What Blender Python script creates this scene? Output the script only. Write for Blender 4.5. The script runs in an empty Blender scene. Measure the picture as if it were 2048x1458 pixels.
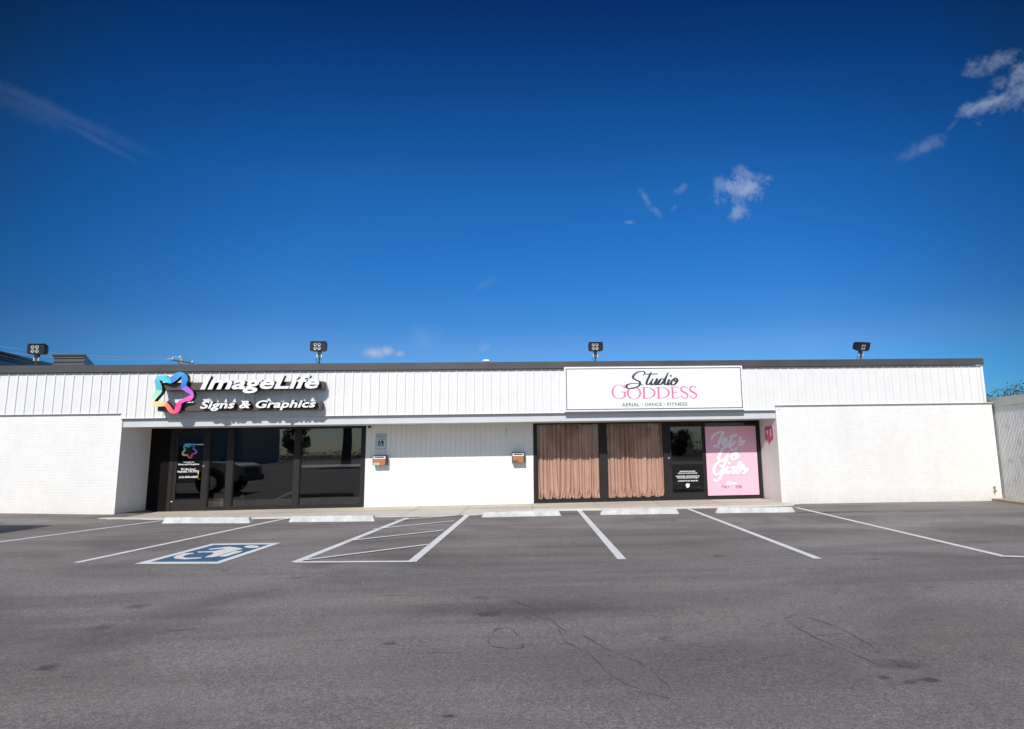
import bpy, bmesh, math, random
from mathutils import Vector, Matrix, Euler
random.seed(7)
C = bpy.data.collections.new('Scene'); bpy.context.scene.collection.children.link(C)
SC = bpy.context.scene
R = math.radians

# ------------------------------------------------------------------ camera
CAMZ = 1.50                                   # the lot is z ~ 0 at the shop front
F_PX, CX, CY = 1200.0, 1127.2, 729.0          # focal length and principal point, in photo pixels (2048 wide)
PITCH, YAW, ROLL = 0.14243, -0.062423, -0.016808
def cam_axes():
    cy, sy = math.cos(YAW), math.sin(YAW)
    right = Vector((cy, sy, 0)); fwd = Vector((-sy, cy, 0)); up = Vector((0, 0, 1))
    cp, sp = math.cos(PITCH), math.sin(PITCH)
    f2 = fwd*cp+up*sp; u2 = up*cp-fwd*sp
    cr, sr = math.cos(ROLL), math.sin(ROLL)
    return right*cr+u2*sr, u2*cr-right*sr, f2
AX, AU, AF = cam_axes()
CAM = Vector((0, 0, CAMZ))
cd = bpy.data.cameras.new('camera'); cam = bpy.data.objects.new('camera', cd); C.objects.link(cam)
cam.matrix_world = Matrix(((AX.x, AU.x, -AF.x, 0), (AX.y, AU.y, -AF.y, 0), (AX.z, AU.z, -AF.z, CAMZ), (0, 0, 0, 1)))
cd.sensor_fit = 'HORIZONTAL'; cd.sensor_width = 36; cd.lens = F_PX/2048*36
cd.shift_x = (1024-CX)/2048; cd.shift_y = 0
cd.clip_start = 0.05; cd.clip_end = 3000
SC.camera = cam
def ray(px, py): return AF+AX*((px-CX)/F_PX)-AU*((py-CY)/F_PX)
def at(px, py, Y):                            # photo pixel -> point of the vertical plane at depth Y
    d = ray(px, py); return CAM+d*(Y/d.y)
def G0(x, y):                                 # the lot: falls gently to the right, away from the shop and up a little on the far left
    x = max(-40, min(40, x)); y = max(-40, min(40, y))
    t = max(0, min(1, (-x-10.2)/4)); b = .085*t*t*(3-2*t)*max(0, min(1, (y-11)/4))
    return -0.007*x-0.008*(y-16.4)+b
FRONT = []                                    # front edge of the pavement: x, y, kerb height
def front(x):
    if x <= FRONT[0][0]: return FRONT[0][1:]
    for p, q in zip(FRONT, FRONT[1:]):
        if p[0] <= x <= q[0]: t = (x-p[0])/(q[0]-p[0]); return tuple(p[k]+(q[k]-p[k])*t for k in (1, 2))
    return FRONT[-1][1:]
def GZ(x, y):                                 # the lot, cut down under the pavement
    z = G0(x, y)
    if FRONT and FRONT[0][0] < x < FRONT[-1][0]:
        s = max(0, min(1, (y-front(x)[0]-.03)/.25)); z -= .2*s*s*(3-2*s)*max(0, min(1, (x-FRONT[0][0])/.3, (FRONT[-1][0]-x)/.3))
    return z
def gat(px, py, h=0):                         # photo pixel -> point of the lot
    d = ray(px, py); t = (h-CAMZ)/d.z
    for _ in range(30):
        p = CAM+d*t; t = (G0(p.x, p.y)+h-CAMZ)/d.z
    return CAM+d*t

for _p in ((196, 1037.2, .008), (250, 1038.2, .015), (320, 1039, .02), (420, 1039, .03), (500, 1038, .035), (600, 1036, .03), (680, 1035, .02), (745, 1034.4, .008), (813, 1033.5, .006), (898, 1032, .006), (940, 1030.4, .008), (962, 1029, .03),
           (1068, 1022.4, .045), (1130, 1021.6, .05), (1200, 1020.8, .05), (1360, 1017.6, .05), (1430, 1016, .05), (1560, 1012.6, .04), (1588, 1011, .03)):
    _d = ray(*_p[:2]); _t = -CAMZ/_d.z
    for _ in range(20): _g = CAM+_d*_t; _t = (G0(_g.x, _g.y)-CAMZ)/_d.z
    FRONT.append((_g.x, _g.y, _p[2]))
# ------------------------------------------------------------------ sky, sun, exposure
SUN = Vector((-.25, -1, .75)).normalized()    # towards the sun
EL = math.asin(SUN.z); ROT = math.atan2(SUN.x, SUN.y)
W = bpy.data.worlds.new('World'); SC.world = W; W.use_nodes = True
def world():
    nt = W.node_tree; nt.nodes.clear(); N = nt.nodes.new; L = nt.links.new
    out = N('ShaderNodeOutputWorld'); bg = N('ShaderNodeBackground'); bg.inputs['Strength'].default_value = .11
    L(bg.outputs[0], out.inputs[0])
    sky = N('ShaderNodeTexSky'); sky.sky_type = 'NISHITA'; sky.sun_disc = False
    sky.sun_elevation = EL; sky.sun_rotation = ROT
    sky.altitude = 200; sky.air_density = 1.0; sky.dust_density = .2; sky.ozone_density = 2.2
    tc = N('ShaderNodeTexCoord')
    def dot(v):
        n = N('ShaderNodeVectorMath'); n.operation = 'DOT_PRODUCT'; L(tc.outputs['Generated'], n.inputs[0]); n.inputs[1].default_value = v
        return n.outputs['Value']
    def m(op, a, b=None, c=None):
        n = N('ShaderNodeMath'); n.operation = op
        for i, v in enumerate((a, b, c)):
            if v is None: continue
            if isinstance(v, (int, float)): n.inputs[i].default_value = v
            else: L(v, n.inputs[i])
        return n.outputs[0]
    # clear autumn air: the blue deepens with height and away from the bright low sky ahead
    z = dot((0, 0, 1))
    def ramp(fac, stops):
        r = N('ShaderNodeValToRGB'); L(fac, r.inputs[0]); e = r.color_ramp.elements
        while len(e) < len(stops): e.new(.5)
        for k, (p, col) in enumerate(stops): e[k].position = p; e[k].color = (*col, 1)
        return r.outputs[0]
    deep = ramp(z, SKY_RAMP)
    glow = dot(ray(1090, 760).normalized())
    side = ramp(glow, SKY_SIDE)
    def mul(a, b):
        n = N('ShaderNodeVectorMath'); n.operation = 'MULTIPLY'; L(a, n.inputs[0]); L(b, n.inputs[1]); return n.outputs[0]
    both = mul(deep, side)
    fr = N('ShaderNodeMapRange'); fr.interpolation_type = 'SMOOTHSTEP'; L(glow, fr.inputs[0]); fr.inputs[1].default_value = .25; fr.inputs[2].default_value = .66
    fm = N('ShaderNodeMix'); fm.data_type = 'RGBA'; L(fr.outputs[0], fm.inputs[0]); fm.inputs[6].default_value = (.80, .90, 1.04, 1); L(both, fm.inputs[7])
    col = mul(sky.outputs[0], fm.outputs[2])
    nz = N('ShaderNodeTexNoise'); nz.inputs['Scale'].default_value = 26; nz.inputs['Detail'].default_value = 9; nz.inputs['Roughness'].default_value = .62
    nz.inputs['Distortion'].default_value = .5
    L(tc.outputs['Generated'], nz.inputs['Vector'])
    nz2 = N('ShaderNodeTexNoise'); nz2.inputs['Scale'].default_value = 90; nz2.inputs['Detail'].default_value = 8; nz2.inputs['Roughness'].default_value = .7
    L(tc.outputs['Generated'], nz2.inputs['Vector'])
    nv = m('ADD', m('MULTIPLY', nz.outputs[0], .62), m('MULTIPLY', nz2.outputs[0], .38))
    nv = m('MULTIPLY', m('SUBTRACT', nv, .5), 1.0)
    total = None
    for px, py, w, h, ang, st, rag in CLOUDS:
        c = ray(px, py).normalized()
        e1 = (AX-c*AX.dot(c)).normalized(); e2 = c.cross(e1)*-1
        if e2.dot(AU) < 0: e2 = -e2
        a = R(ang); f1 = e1*math.cos(a)+e2*math.sin(a); f2 = e2*math.cos(a)-e1*math.sin(a)
        k = 1/(F_PX*1.02)
        u = m('DIVIDE', dot(f1), w*k); v = m('DIVIDE', dot(f2), h*k)
        r2 = m('SQRT', m('ADD', m('MULTIPLY', u, u), m('MULTIPLY', v, v)))
        val = m('SUBTRACT', m('SUBTRACT', 1, r2), m('MULTIPLY', nv, -rag))
        mr = N('ShaderNodeMapRange'); mr.interpolation_type = 'SMOOTHSTEP'; L(val, mr.inputs[0])
        mr.inputs[1].default_value = 0; mr.inputs[2].default_value = 1.0; mr.inputs[3].default_value = 0; mr.inputs[4].default_value = st
        q = m('MULTIPLY', mr.outputs[0], m('GREATER_THAN', dot(c), .5))
        total = q if total is None else m('MAXIMUM', total, q)
    mix = N('ShaderNodeMix'); mix.data_type = 'RGBA'; L(total, mix.inputs[0]); L(col, mix.inputs[6]); mix.inputs[7].default_value = (3.9, 4.6, 6.0, 1)
    L(mix.outputs[2], bg.inputs[0])
SKY_RAMP = [(0, (.3, .65, 1)), (.112, (.25, .62, 1.0)), (.162, (.30, .572, .905)), (.205, (.194, .526, .906)), (.287, (.13, .53, .98)), (.4, (.097, .52, 1.0)), (.53, (.055, .369, .80)), (.633, (.032, .225, .56)), (.75, (.02, .14, .4))]
SKY_SIDE = [(.5, (.3, .3, .3)), (.67, (.32, .30, .30)), (.70, (.45, .42, .42)), (.75, (.42, .58, .64)), (.80, (.58, .70, .75)), (.85, (.72, .83, .88)), (.91, (.96, .97, .98)), (1, (1, 1, 1))]
CLOUDS = [  # px, py, half length, half width, angle, strength, raggedness
    (2062, 118, 84, 28, 62, .36, 4.2), (2000, 124, 52, 18, 15, .26, 4.6), (2046, 182, 56, 26, 50, .34, 4.0), (1978, 207, 62, 14, 24, .44, 3.2), (1936, 214, 22, 8, 20, .3, 2.4), (1845, 295, 40, 18, 28, .18, 3.2), (1905, 250, 20, 6, 60, .08, 2.6),
    (1484, 384, 50, 36, 15, .60, 4.2), (1502, 352, 40, 16, -20, .30, 4.0), (1442, 372, 26, 20, -50, .26, 4.0), (1476, 424, 28, 20, 40, .42, 3.6), (1292, 398, 34, 10, -58, .20, 3.6), (1314, 424, 22, 8, -50, .14, 3.4), (1258, 445, 16, 5, 0, .22, 2.4),
    (1362, 378, 20, 11, 35, .15, 3.4), (1348, 416, 14, 7, 50, .10, 3.0), (110, 222, 150, 15, -31, .055, 1.8), (185, 276, 80, 8, -36, .055, 1.4), (75, 222, 95, 24, -26, .04, 2.0),
    (748, 706, 30, 16, 0, .85, 1.6), (774, 702, 20, 13, 0, .75, 1.6), (799, 707, 13, 9, 0, .6, 1.4), (850, 672, 44, 30, 0, .12, 2.4), (968, 695, 16, 12, 20, .2, 3.0), (970, 566, 36, 15, 35, .06, 2.8)]
world()
sl = bpy.data.lights.new('sun', 'SUN'); sl.energy = 4.3; sl.angle = R(.5); sl.color = (1, .955, .88)
sun = bpy.data.objects.new('sun', sl); C.objects.link(sun); sun.location = (0, 0, 30)
sun.rotation_euler = SUN.to_track_quat('Z', 'Y').to_euler()
SC.view_settings.view_transform = 'Standard'; SC.view_settings.look = 'None'; SC.view_settings.gamma = 1
SC.view_settings.exposure = 0
SC.view_settings.use_curve_mapping = False

# ------------------------------------------------------------------ materials
def srgb(r, g, b):
    f = lambda c: (c/12.92 if c <= .04045 else ((c+.055)/1.055)**2.4)
    return (f(r/255), f(g/255), f(b/255), 1)
class Mat:
    def __init__(s, name, col, rough=.6, metal=0, spec=.5):
        s.m = bpy.data.materials.new(name); s.m.use_nodes = True; s.nt = s.m.node_tree
        s.b = s.nt.nodes['Principled BSDF']; s.b.inputs['Roughness'].default_value = rough; s.b.inputs['Metallic'].default_value = metal
        s.b.inputs['Specular IOR Level'].default_value = spec
        s.b.inputs['Base Color'].default_value = (*col[:3], 1); s.col = col
    def n(s, t, **k):
        x = s.nt.nodes.new(t)
        for a, v in k.items(): setattr(x, a, v)
        return x
    def l(s, a, b): s.nt.links.new(a, b)
    def coord(s, scale=(1, 1, 1), rot=(0, 0, 0)):
        g = s.n('ShaderNodeNewGeometry'); mp = s.n('ShaderNodeMapping'); mp.inputs['Scale'].default_value = scale; mp.inputs['Rotation'].default_value = rot
        s.l(g.outputs['Position'], mp.inputs[0]); return mp.outputs[0]
    def noise(s, scale, detail=4, rough=.55, vec=None, dist=0):
        x = s.n('ShaderNodeTexNoise'); x.inputs['Scale'].default_value = scale; x.inputs['Detail'].default_value = detail
        x.inputs['Roughness'].default_value = rough; x.inputs['Distortion'].default_value = dist
        s.l(vec or s.coord(), x.inputs['Vector']); return x.outputs[0]
    def ramp(s, fac, stops):
        r = s.n('ShaderNodeValToRGB'); s.l(fac, r.inputs[0]); e = r.color_ramp.elements
        while len(e) < len(stops): e.new(.5)
        for k, (p, c) in enumerate(stops):
            e[k].position = p; e[k].color = (c, c, c, 1) if isinstance(c, (int, float)) else (*c[:3], 1)
        return r.outputs[0]
    def mix(s, f, a, b, mode='MIX'):
        x = s.n('ShaderNodeMix', data_type='RGBA', blend_type=mode)
        for i, v in ((0, f), (6, a), (7, b)):
            if isinstance(v, (int, float)): x.inputs[i].default_value = v if i == 0 else (v, v, v, 1)
            elif isinstance(v, tuple): x.inputs[i].default_value = (*v[:3], 1)
            else: s.l(v, x.inputs[i])
        return x.outputs[2]
    def base(s, c): s.l(c, s.b.inputs['Base Color'])
    def bump(s, h, strength=.3, dist=.01):
        x = s.n('ShaderNodeBump'); x.inputs['Strength'].default_value = strength; x.inputs['Distance'].default_value = dist
        s.l(h, x.inputs['Height']); s.l(x.outputs[0], s.b.inputs['Normal'])
def worn(name, col, rough=.6, var=.12, scale=3, metal=0, fine=60, bump=.08, spec=.5):
    M = Mat(name, col, rough, metal, spec)
    a = M.noise(scale, 5); f = M.noise(fine, 3)
    v = M.ramp(a, [(.3, 1-var), (.7, 1.0)]); v2 = M.ramp(f, [(.3, 1-var*.5), (.7, 1.0)])
    M.base(M.mix(1, M.mix(1, col, v, 'MULTIPLY'), v2, 'MULTIPLY'))
    M.bump(f, bump, .004); return M.m
def plain(name, col, rough=.5, metal=0, spec=.5): return worn(name, col, rough, .05, 6, metal, 80, .03, spec)

def brick_mat(name, col, dark=.83):
    M = Mat(name, col, .55)
    g = M.n('ShaderNodeNewGeometry'); sx = M.n('ShaderNodeSeparateXYZ'); M.l(g.outputs['Position'], sx.inputs[0])
    ad = M.n('ShaderNodeMath', operation='ADD'); M.l(sx.outputs[0], ad.inputs[0]); M.l(sx.outputs[1], ad.inputs[1])
    cb = M.n('ShaderNodeCombineXYZ'); M.l(ad.outputs[0], cb.inputs[0]); M.l(sx.outputs[2], cb.inputs[1])
    bt = M.n('ShaderNodeTexBrick'); M.l(cb.outputs[0], bt.inputs['Vector']); bt.inputs['Scale'].default_value = 1
    bt.inputs['Mortar Size'].default_value = .006; bt.inputs['Mortar Smooth'].default_value = .4; bt.inputs['Brick Width'].default_value = .21
    bt.inputs['Row Height'].default_value = .072; bt.offset = .5
    bt.inputs['Color1'].default_value = (1, 1, 1, 1); bt.inputs['Color2'].default_value = (.965, .965, .965, 1); bt.inputs['Mortar'].default_value = (dark, dark, dark, 1)
    pn = M.noise(5, 5); br = M.ramp(pn, [(.35, .0), (.62, 1.0)])     # paint fills many of the joints
    lines = M.mix(br, M.mix(.9, bt.outputs['Color'], (1, 1, 1)), bt.outputs['Color'])
    st = M.ramp(M.noise(1.2, 6, .6, M.coord((1, 1, .35))), [(.25, .93), (.6, 1.0)])
    low = M.n('ShaderNodeMapRange'); M.l(sx.outputs[2], low.inputs[0]); low.inputs[1].default_value = .35; low.inputs[2].default_value = -.05
    low.inputs[3].default_value = 0; low.inputs[4].default_value = .5
    dirt = M.n('ShaderNodeMath', operation='MULTIPLY'); M.l(low.outputs[0], dirt.inputs[0]); M.l(M.noise(9, 5), dirt.inputs[1])
    c = M.mix(1, M.mix(1, col, lines, 'MULTIPLY'), st, 'MULTIPLY')
    M.base(M.mix(dirt.outputs[0], c, (.42, .38, .33)))
    h = M.n('ShaderNodeMath', operation='ADD'); M.l(bt.outputs['Fac'], h.inputs[0]); inv = M.n('ShaderNodeMath', operation='MULTIPLY'); M.l(M.noise(70, 3), inv.inputs[0]); inv.inputs[1].default_value = -.5
    M.l(inv.outputs[0], h.inputs[1])
    ng = M.n('ShaderNodeMath', operation='MULTIPLY'); M.l(h.outputs[0], ng.inputs[0]); ng.inputs[1].default_value = -1
    M.bump(ng.outputs[0], .30, .005); return M.m

STAINS = []
for _p, _rx, _ry, _s in (((1110, 1215), .85, .6, .24), ((975, 1228), .16, .12, .35), ((1180, 1222), .9, .4, .18), ((1700, 1024), 1.5, .35, .38), ((1850, 1022), 1.2, .3, .25), ((920, 1220), .8, .4, .2), ((1437, 1112), .14, .12, .5),
                         ((275, 1213), .12, .12, .4), ((205, 1254), .14, .14, .35), ((95, 1335), .10, .10, .5), ((640, 1130), .25, .3, .25), ((1630, 1025), .8, .25, .35), ((1140, 1028), .3, .15, .3), ((1560, 1010.5), .6, .2, .35), ((560, 1040), .8, .2, .2), ((805, 1040), .35, .18, .55), ((1900, 1045), 5.5, 1.3, -.30), ((60, 1045), 3.0, 1.0, -.18), ((1000, 1050), 7, 1.2, -.10), ((897, 1432), .05, .03, .6), ((1861, 1360), .07, .05, .6), ((1768, 1355), .06, .05, .5), ((780, 1287), .07, .05, .5), ((1800, 1330), .22, .12, .3)):
    _q = gat(*_p); STAINS.append((_q.x, _q.y, _rx, _ry, _s))
def asphalt_mat():
    M = Mat('asphalt', (.15, .14, .14), .85, 0, .35)
    big = M.ramp(M.noise(.22, 6, .6, M.coord((1, 1.6, 1)), 1.2), [(.36, .76), (.5, 1.0), (.64, 1.16)])
    streak = M.ramp(M.noise(.9, 6, .6, M.coord((.22, 1.5, 1), (0, 0, .06)), .8), [(.38, .86), (.5, 1.0), (.62, 1.09)])
    blot = M.ramp(M.noise(2.1, 5, .65, M.coord((.7, 1.5, 1)), .6), [(.30, .58), (.37, 1.0)])
    agg = M.ramp(M.noise(95, 2, .75), [(.34, .58), (.5, 1.0), (.66, 1.46)])
    agg2 = M.ramp(M.noise(30, 5, .75), [(.34, .74), (.5, 1.0), (.66, 1.24)])
    vor = M.n('ShaderNodeTexVoronoi'); vor.inputs['Scale'].default_value = 9; M.l(M.coord(), vor.inputs['Vector'])
    spk = M.ramp(vor.outputs['Distance'], [(.05, 1.0), (.085, 0.0)])
    gate = M.ramp(M.noise(.8, 3), [(.52, 0.0), (.62, .75)])
    sg = M.n('ShaderNodeMath', operation='MULTIPLY'); M.l(spk, sg.inputs[0]); M.l(gate, sg.inputs[1])
    sn = M.n('ShaderNodeMath', operation='MULTIPLY_ADD'); M.l(M.noise(1.1, 5, .65, None, .8), sn.inputs[0]); sn.inputs[1].default_value = 1.3; sn.inputs[2].default_value = -.65; snz = sn.outputs[0]
    warm = M.ramp(M.noise(.35, 4), [(.35, (.198, .174, .160)), (.65, (.206, .186, .176))])
    c = warm
    for bx, by, rx, ry, st in STAINS:               # oil and damp stains, each with its own place on the lot
        mp = M.n('ShaderNodeMapping'); g = M.n('ShaderNodeNewGeometry'); M.l(g.outputs['Position'], mp.inputs[0]); mp.inputs['Location'].default_value = (-bx/rx, -by/ry, 0); mp.inputs['Scale'].default_value = (1/rx, 1/ry, 0)
        ln = M.n('ShaderNodeVectorMath', operation='LENGTH'); M.l(mp.outputs[0], ln.inputs[0])
        ad = M.n('ShaderNodeMath', operation='ADD'); M.l(ln.outputs['Value'], ad.inputs[0]); M.l(snz, ad.inputs[1])
        k = M.ramp(ad.outputs[0], [(.35, 1-st), (.95, 1.0)])
        c = M.mix(1, c, k, 'MULTIPLY')
    for x in (big, streak, blot, agg, agg2): c = M.mix(1, c, x, 'MULTIPLY')
    c = M.mix(sg.outputs[0], c, (.5, .48, .45))
    M.base(c); M.bump(M.noise(150, 3, .7), .55, .006); return M.m
def glass_mat(name, tint=(.85, .85, .85), f0=.0, k=.5):
    M = Mat(name, (1, 1, 1)); M.nt.nodes.remove(M.b)
    out = M.nt.nodes['Material Output']
    t = M.n('ShaderNodeBsdfTransparent'); t.inputs[0].default_value = (*tint, 1)
    g = M.n('ShaderNodeBsdfGlossy'); g.inputs['Roughness'].default_value = .004; g.inputs[0].default_value = (.95, .98, 1, 1)
    nz = M.noise(.8, 2); bp = M.n('ShaderNodeBump'); bp.inputs['Strength'].default_value = .05; bp.inputs['Distance'].default_value = .02
    M.l(nz, bp.inputs['Height']); M.l(bp.outputs[0], g.inputs['Normal'])
    fr = M.n('ShaderNodeFresnel'); fr.inputs[0].default_value = 1.5
    ad = M.n('ShaderNodeMath', operation='MULTIPLY_ADD'); M.l(fr.outputs[0], ad.inputs[0]); ad.inputs[1].default_value = k; ad.inputs[2].default_value = f0
    mx = M.n('ShaderNodeMixShader'); M.l(ad.outputs[0], mx.inputs[0]); M.l(t.outputs[0], mx.inputs[1]); M.l(g.outputs[0], mx.inputs[2])
    M.l(mx.outputs[0], out.inputs[0]); return M.m
def vcol_mat(name, rough=.4):
    M = Mat(name, (1, 1, 1), rough); a = M.n('ShaderNodeVertexColor'); a.layer_name = 'col'
    M.base(M.mix(1, a.outputs[0], M.ramp(M.noise(30, 3), [(.3, .95), (.7, 1.0)]), 'MULTIPLY')); return M.m
def leaf_mat(name, col):
    M = Mat(name, col, .6); a = M.n('ShaderNodeVertexColor'); a.layer_name = 'col'
    M.base(M.mix(1, a.outputs[0], M.ramp(M.noise(2.5, 3), [(.3, .75), (.7, 1.1)]), 'MULTIPLY')); return M.m
def groove_mat():
    M = Mat('painted_panel', (.8, .79, .76), .55)
    stv = M.noise(14, 5, .65, M.coord((1, 1, .18)))
    stain = M.ramp(stv, [(.60, 0.0), (.72, 1.0)])
    g = M.n('ShaderNodeNewGeometry'); sx = M.n('ShaderNodeSeparateXYZ'); M.l(g.outputs['Position'], sx.inputs[0])
    zr = M.n('ShaderNodeMapRange'); M.l(sx.outputs[2], zr.inputs[0]); zr.inputs[1].default_value = 1.75; zr.inputs[2].default_value = 2.15; zr.inputs[4].default_value = .8
    xr = M.n('ShaderNodeMapRange'); M.l(sx.outputs[0], xr.inputs[0]); xr.inputs[1].default_value = -1.2; xr.inputs[2].default_value = -.55
    k = M.n('ShaderNodeMath', operation='MULTIPLY'); M.l(zr.outputs[0], k.inputs[0]); M.l(xr.outputs[0], k.inputs[1])
    k2 = M.n('ShaderNodeMath', operation='MULTIPLY'); M.l(k.outputs[0], k2.inputs[0]); M.l(stain, k2.inputs[1])
    tone = M.ramp(M.noise(1.6, 5, .6, M.coord((1, 1, .3))), [(.3, .93), (.65, 1.0)])
    M.base(M.mix(k2.outputs[0], M.mix(1, (.80, .79, .77), tone, 'MULTIPLY'), (.16, .13, .09)))
    M.bump(M.noise(40, 4, .6, M.coord((1, 1, .08))), .12, .004); return M.m
def concrete_mat(name, col, var=.25):
    M = Mat(name, col, .8)
    a = M.ramp(M.noise(.9, 6, .6, M.coord((.6, 1.6, 1))), [(.3, 1-var), (.65, 1.0)])
    f = M.ramp(M.noise(55, 4, .7), [(.25, .85), (.7, 1.05)])
    b = M.ramp(M.noise(3.2, 5, .6), [(.28, .72), (.42, 1.0)])
    M.base(M.mix(1, M.mix(1, M.mix(1, col, a, 'MULTIPLY'), f, 'MULTIPLY'), b, 'MULTIPLY')); M.bump(M.noise(80, 3), .25, .004); return M.m
def paint_mat(name, col, wear=.55):               # road paint, worn through to the aggregate
    M = Mat(name, col, .7)
    a = M.ramp(M.noise(38, 5, .75), [(.36, 1.0), (.44, 0.0)]); b = M.ramp(M.noise(1.7, 4), [(.4, .15), (.65, 1.0)])
    k = M.n('ShaderNodeMath', operation='MULTIPLY'); M.l(a, k.inputs[0]); M.l(b, k.inputs[1])
    k2 = M.n('ShaderNodeMath', operation='MULTIPLY'); M.l(k.outputs[0], k2.inputs[0]); k2.inputs[1].default_value = wear
    t = M.ramp(M.noise(6, 5), [(.3, .86), (.65, 1.0)])
    M.base(M.mix(k2.outputs[0], M.mix(1, col, t, 'MULTIPLY'), (.16, .15, .15))); M.bump(M.noise(150, 3), .3, .004); return M.m
def wood_mat():
    M = Mat('wood', (.42, .16, .06), .45)
    M.base(M.ramp(M.noise(9, 6, .6, M.coord((1, 1, 9)), 1.5), [(.3, (.30, .10, .035)), (.7, (.50, .20, .08))])); return M.m
def fabric_mat(name, col):
    M = Mat(name, col, .85, 0, .25)
    M.base(M.mix(1, col, M.ramp(M.noise(3, 4), [(.3, .92), (.7, 1.0)]), 'MULTIPLY'))
    M.bump(M.noise(120, 2), .08, .002); return M.m

m_brick = brick_mat('painted_brick', (.775, .76, .73))
m_siding = worn('white_metal_siding', (.745, .735, .72), .45, .06, 2.2, 0, 30, .04)
m_coping = worn('dark_metal_coping', (.078, .072, .076), .42, .30, 1.1, 0, 40, .04)
m_beam = worn('pale_grey_trim', (.57, .58, .60), .5, .08, 2)
m_drip = plain('grey_flashing', (.20, .20, .22), .5)
m_soffit = worn('soffit_paint', (.62, .60, .56), .7)
m_panel = groove_mat()
m_dark = worn('interior_paint', (.035, .033, .034), .8)
m_carpet = worn('interior_carpet', (.03, .028, .027), .9)
m_frame = worn('dark_bronze_metal', (.022, .019, .019), .5, .15, 5, spec=.25)
m_glass = glass_mat('window_glass')
m_tint = glass_mat('tinted_glass', (.55, .56, .56), .0, 1.5)
m_asph = asphalt_mat()
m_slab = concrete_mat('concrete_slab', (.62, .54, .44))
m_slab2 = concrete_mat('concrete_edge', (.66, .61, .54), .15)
m_stop = worn('painted_concrete', (.70, .695, .67), .8, .34, 5, 0, 45, .5)
m_line = paint_mat('white_road_paint', (.82, .81, .79), .85)
m_blue = paint_mat('blue_road_paint', (.045, .135, .235), .7)
m_white = plain('white_acrylic', (.82, .82, .82), .35)
m_black = plain('black_return', (.012, .012, .014), .45)
m_race = plain('brown_raceway', (.085, .060, .058), .5)
m_navy = plain('navy_print', (.018, .026, .042), .5)
m_pink = plain('pink_print', (.72, .17, .36), .5)
m_poster = plain('pale_pink_vinyl', (.86, .47, .58), .5)
m_postw = plain('white_vinyl', (.86, .84, .86), .5)
m_brown = plain('brown_vinyl', (.22, .10, .08), .5)
m_faint = plain('faint_gold_vinyl', (.82, .50, .50), .5)
m_badge = plain('deep_pink_badge', (.60, .085, .19), .45)
m_star = vcol_mat('logo_colours')
m_curt = fabric_mat('blush_curtain_cloth', (.86, .57, .43))
m_shade = fabric_mat('grey_shade_cloth', (.10, .105, .10))
m_steel = plain('brushed_steel', (.62, .62, .62), .3, .9)
m_blackm = plain('black_metal', (.012, .012, .014), .4)
m_galv = plain('galvanised_metal', (.6, .6, .58), .35, .6)
m_wood = wood_mat()
m_lens = plain('lamp_lens', (.40, .40, .37), .25)
m_teal = plain('teal_print', (.05, .22, .23), .5)
m_pale = plain('pale_sign_face', (.58, .70, .72), .4)
m_sblue = plain('blue_print', (.015, .035, .19), .5)
m_gold = plain('brass', (.55, .36, .12), .3, .9)
m_card = worn('cardboard', (.36, .29, .21), .8)
m_rub = plain('rubber', (.012, .012, .012), .8)
m_conc = concrete_mat('pale_split_concrete', (.84, .82, .77), .10)
m_cap = worn('pale_cap_metal', (.52, .52, .46), .5)
m_kerb = concrete_mat('old_kerb_concrete', (.42, .33, .23), .35)
m_dkwall = worn('dark_navy_metal', (.035, .042, .055), .5)
m_slat = worn('dark_grey_slats', (.085, .085, .09), .5)
m_pole = worn('weathered_timber', (.34, .29, .22), .8)
m_cer = plain('porcelain', (.75, .75, .75), .25)
m_leaf = leaf_mat('leaves', (.06, .09, .03))
m_bark = worn('bark', (.10, .075, .055), .9, .4, 8, 0, 40, .5)
m_carp = plain('pale_grey_car_paint', (.42, .43, .43), .25)
m_carg = plain('car_glass', (.01, .012, .014), .08)
m_red = plain('red_lens', (.35, .02, .02), .2)
m_crack = worn('crack_fill', (.128, .116, .109), .9)
m_seam = worn('joint_fill', (.14, .11, .09), .9)
m_bldg = worn('pale_stucco', (.74, .72, .68), .8)
m_roofm = worn('roof_membrane', (.35, .34, .33), .9)

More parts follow.
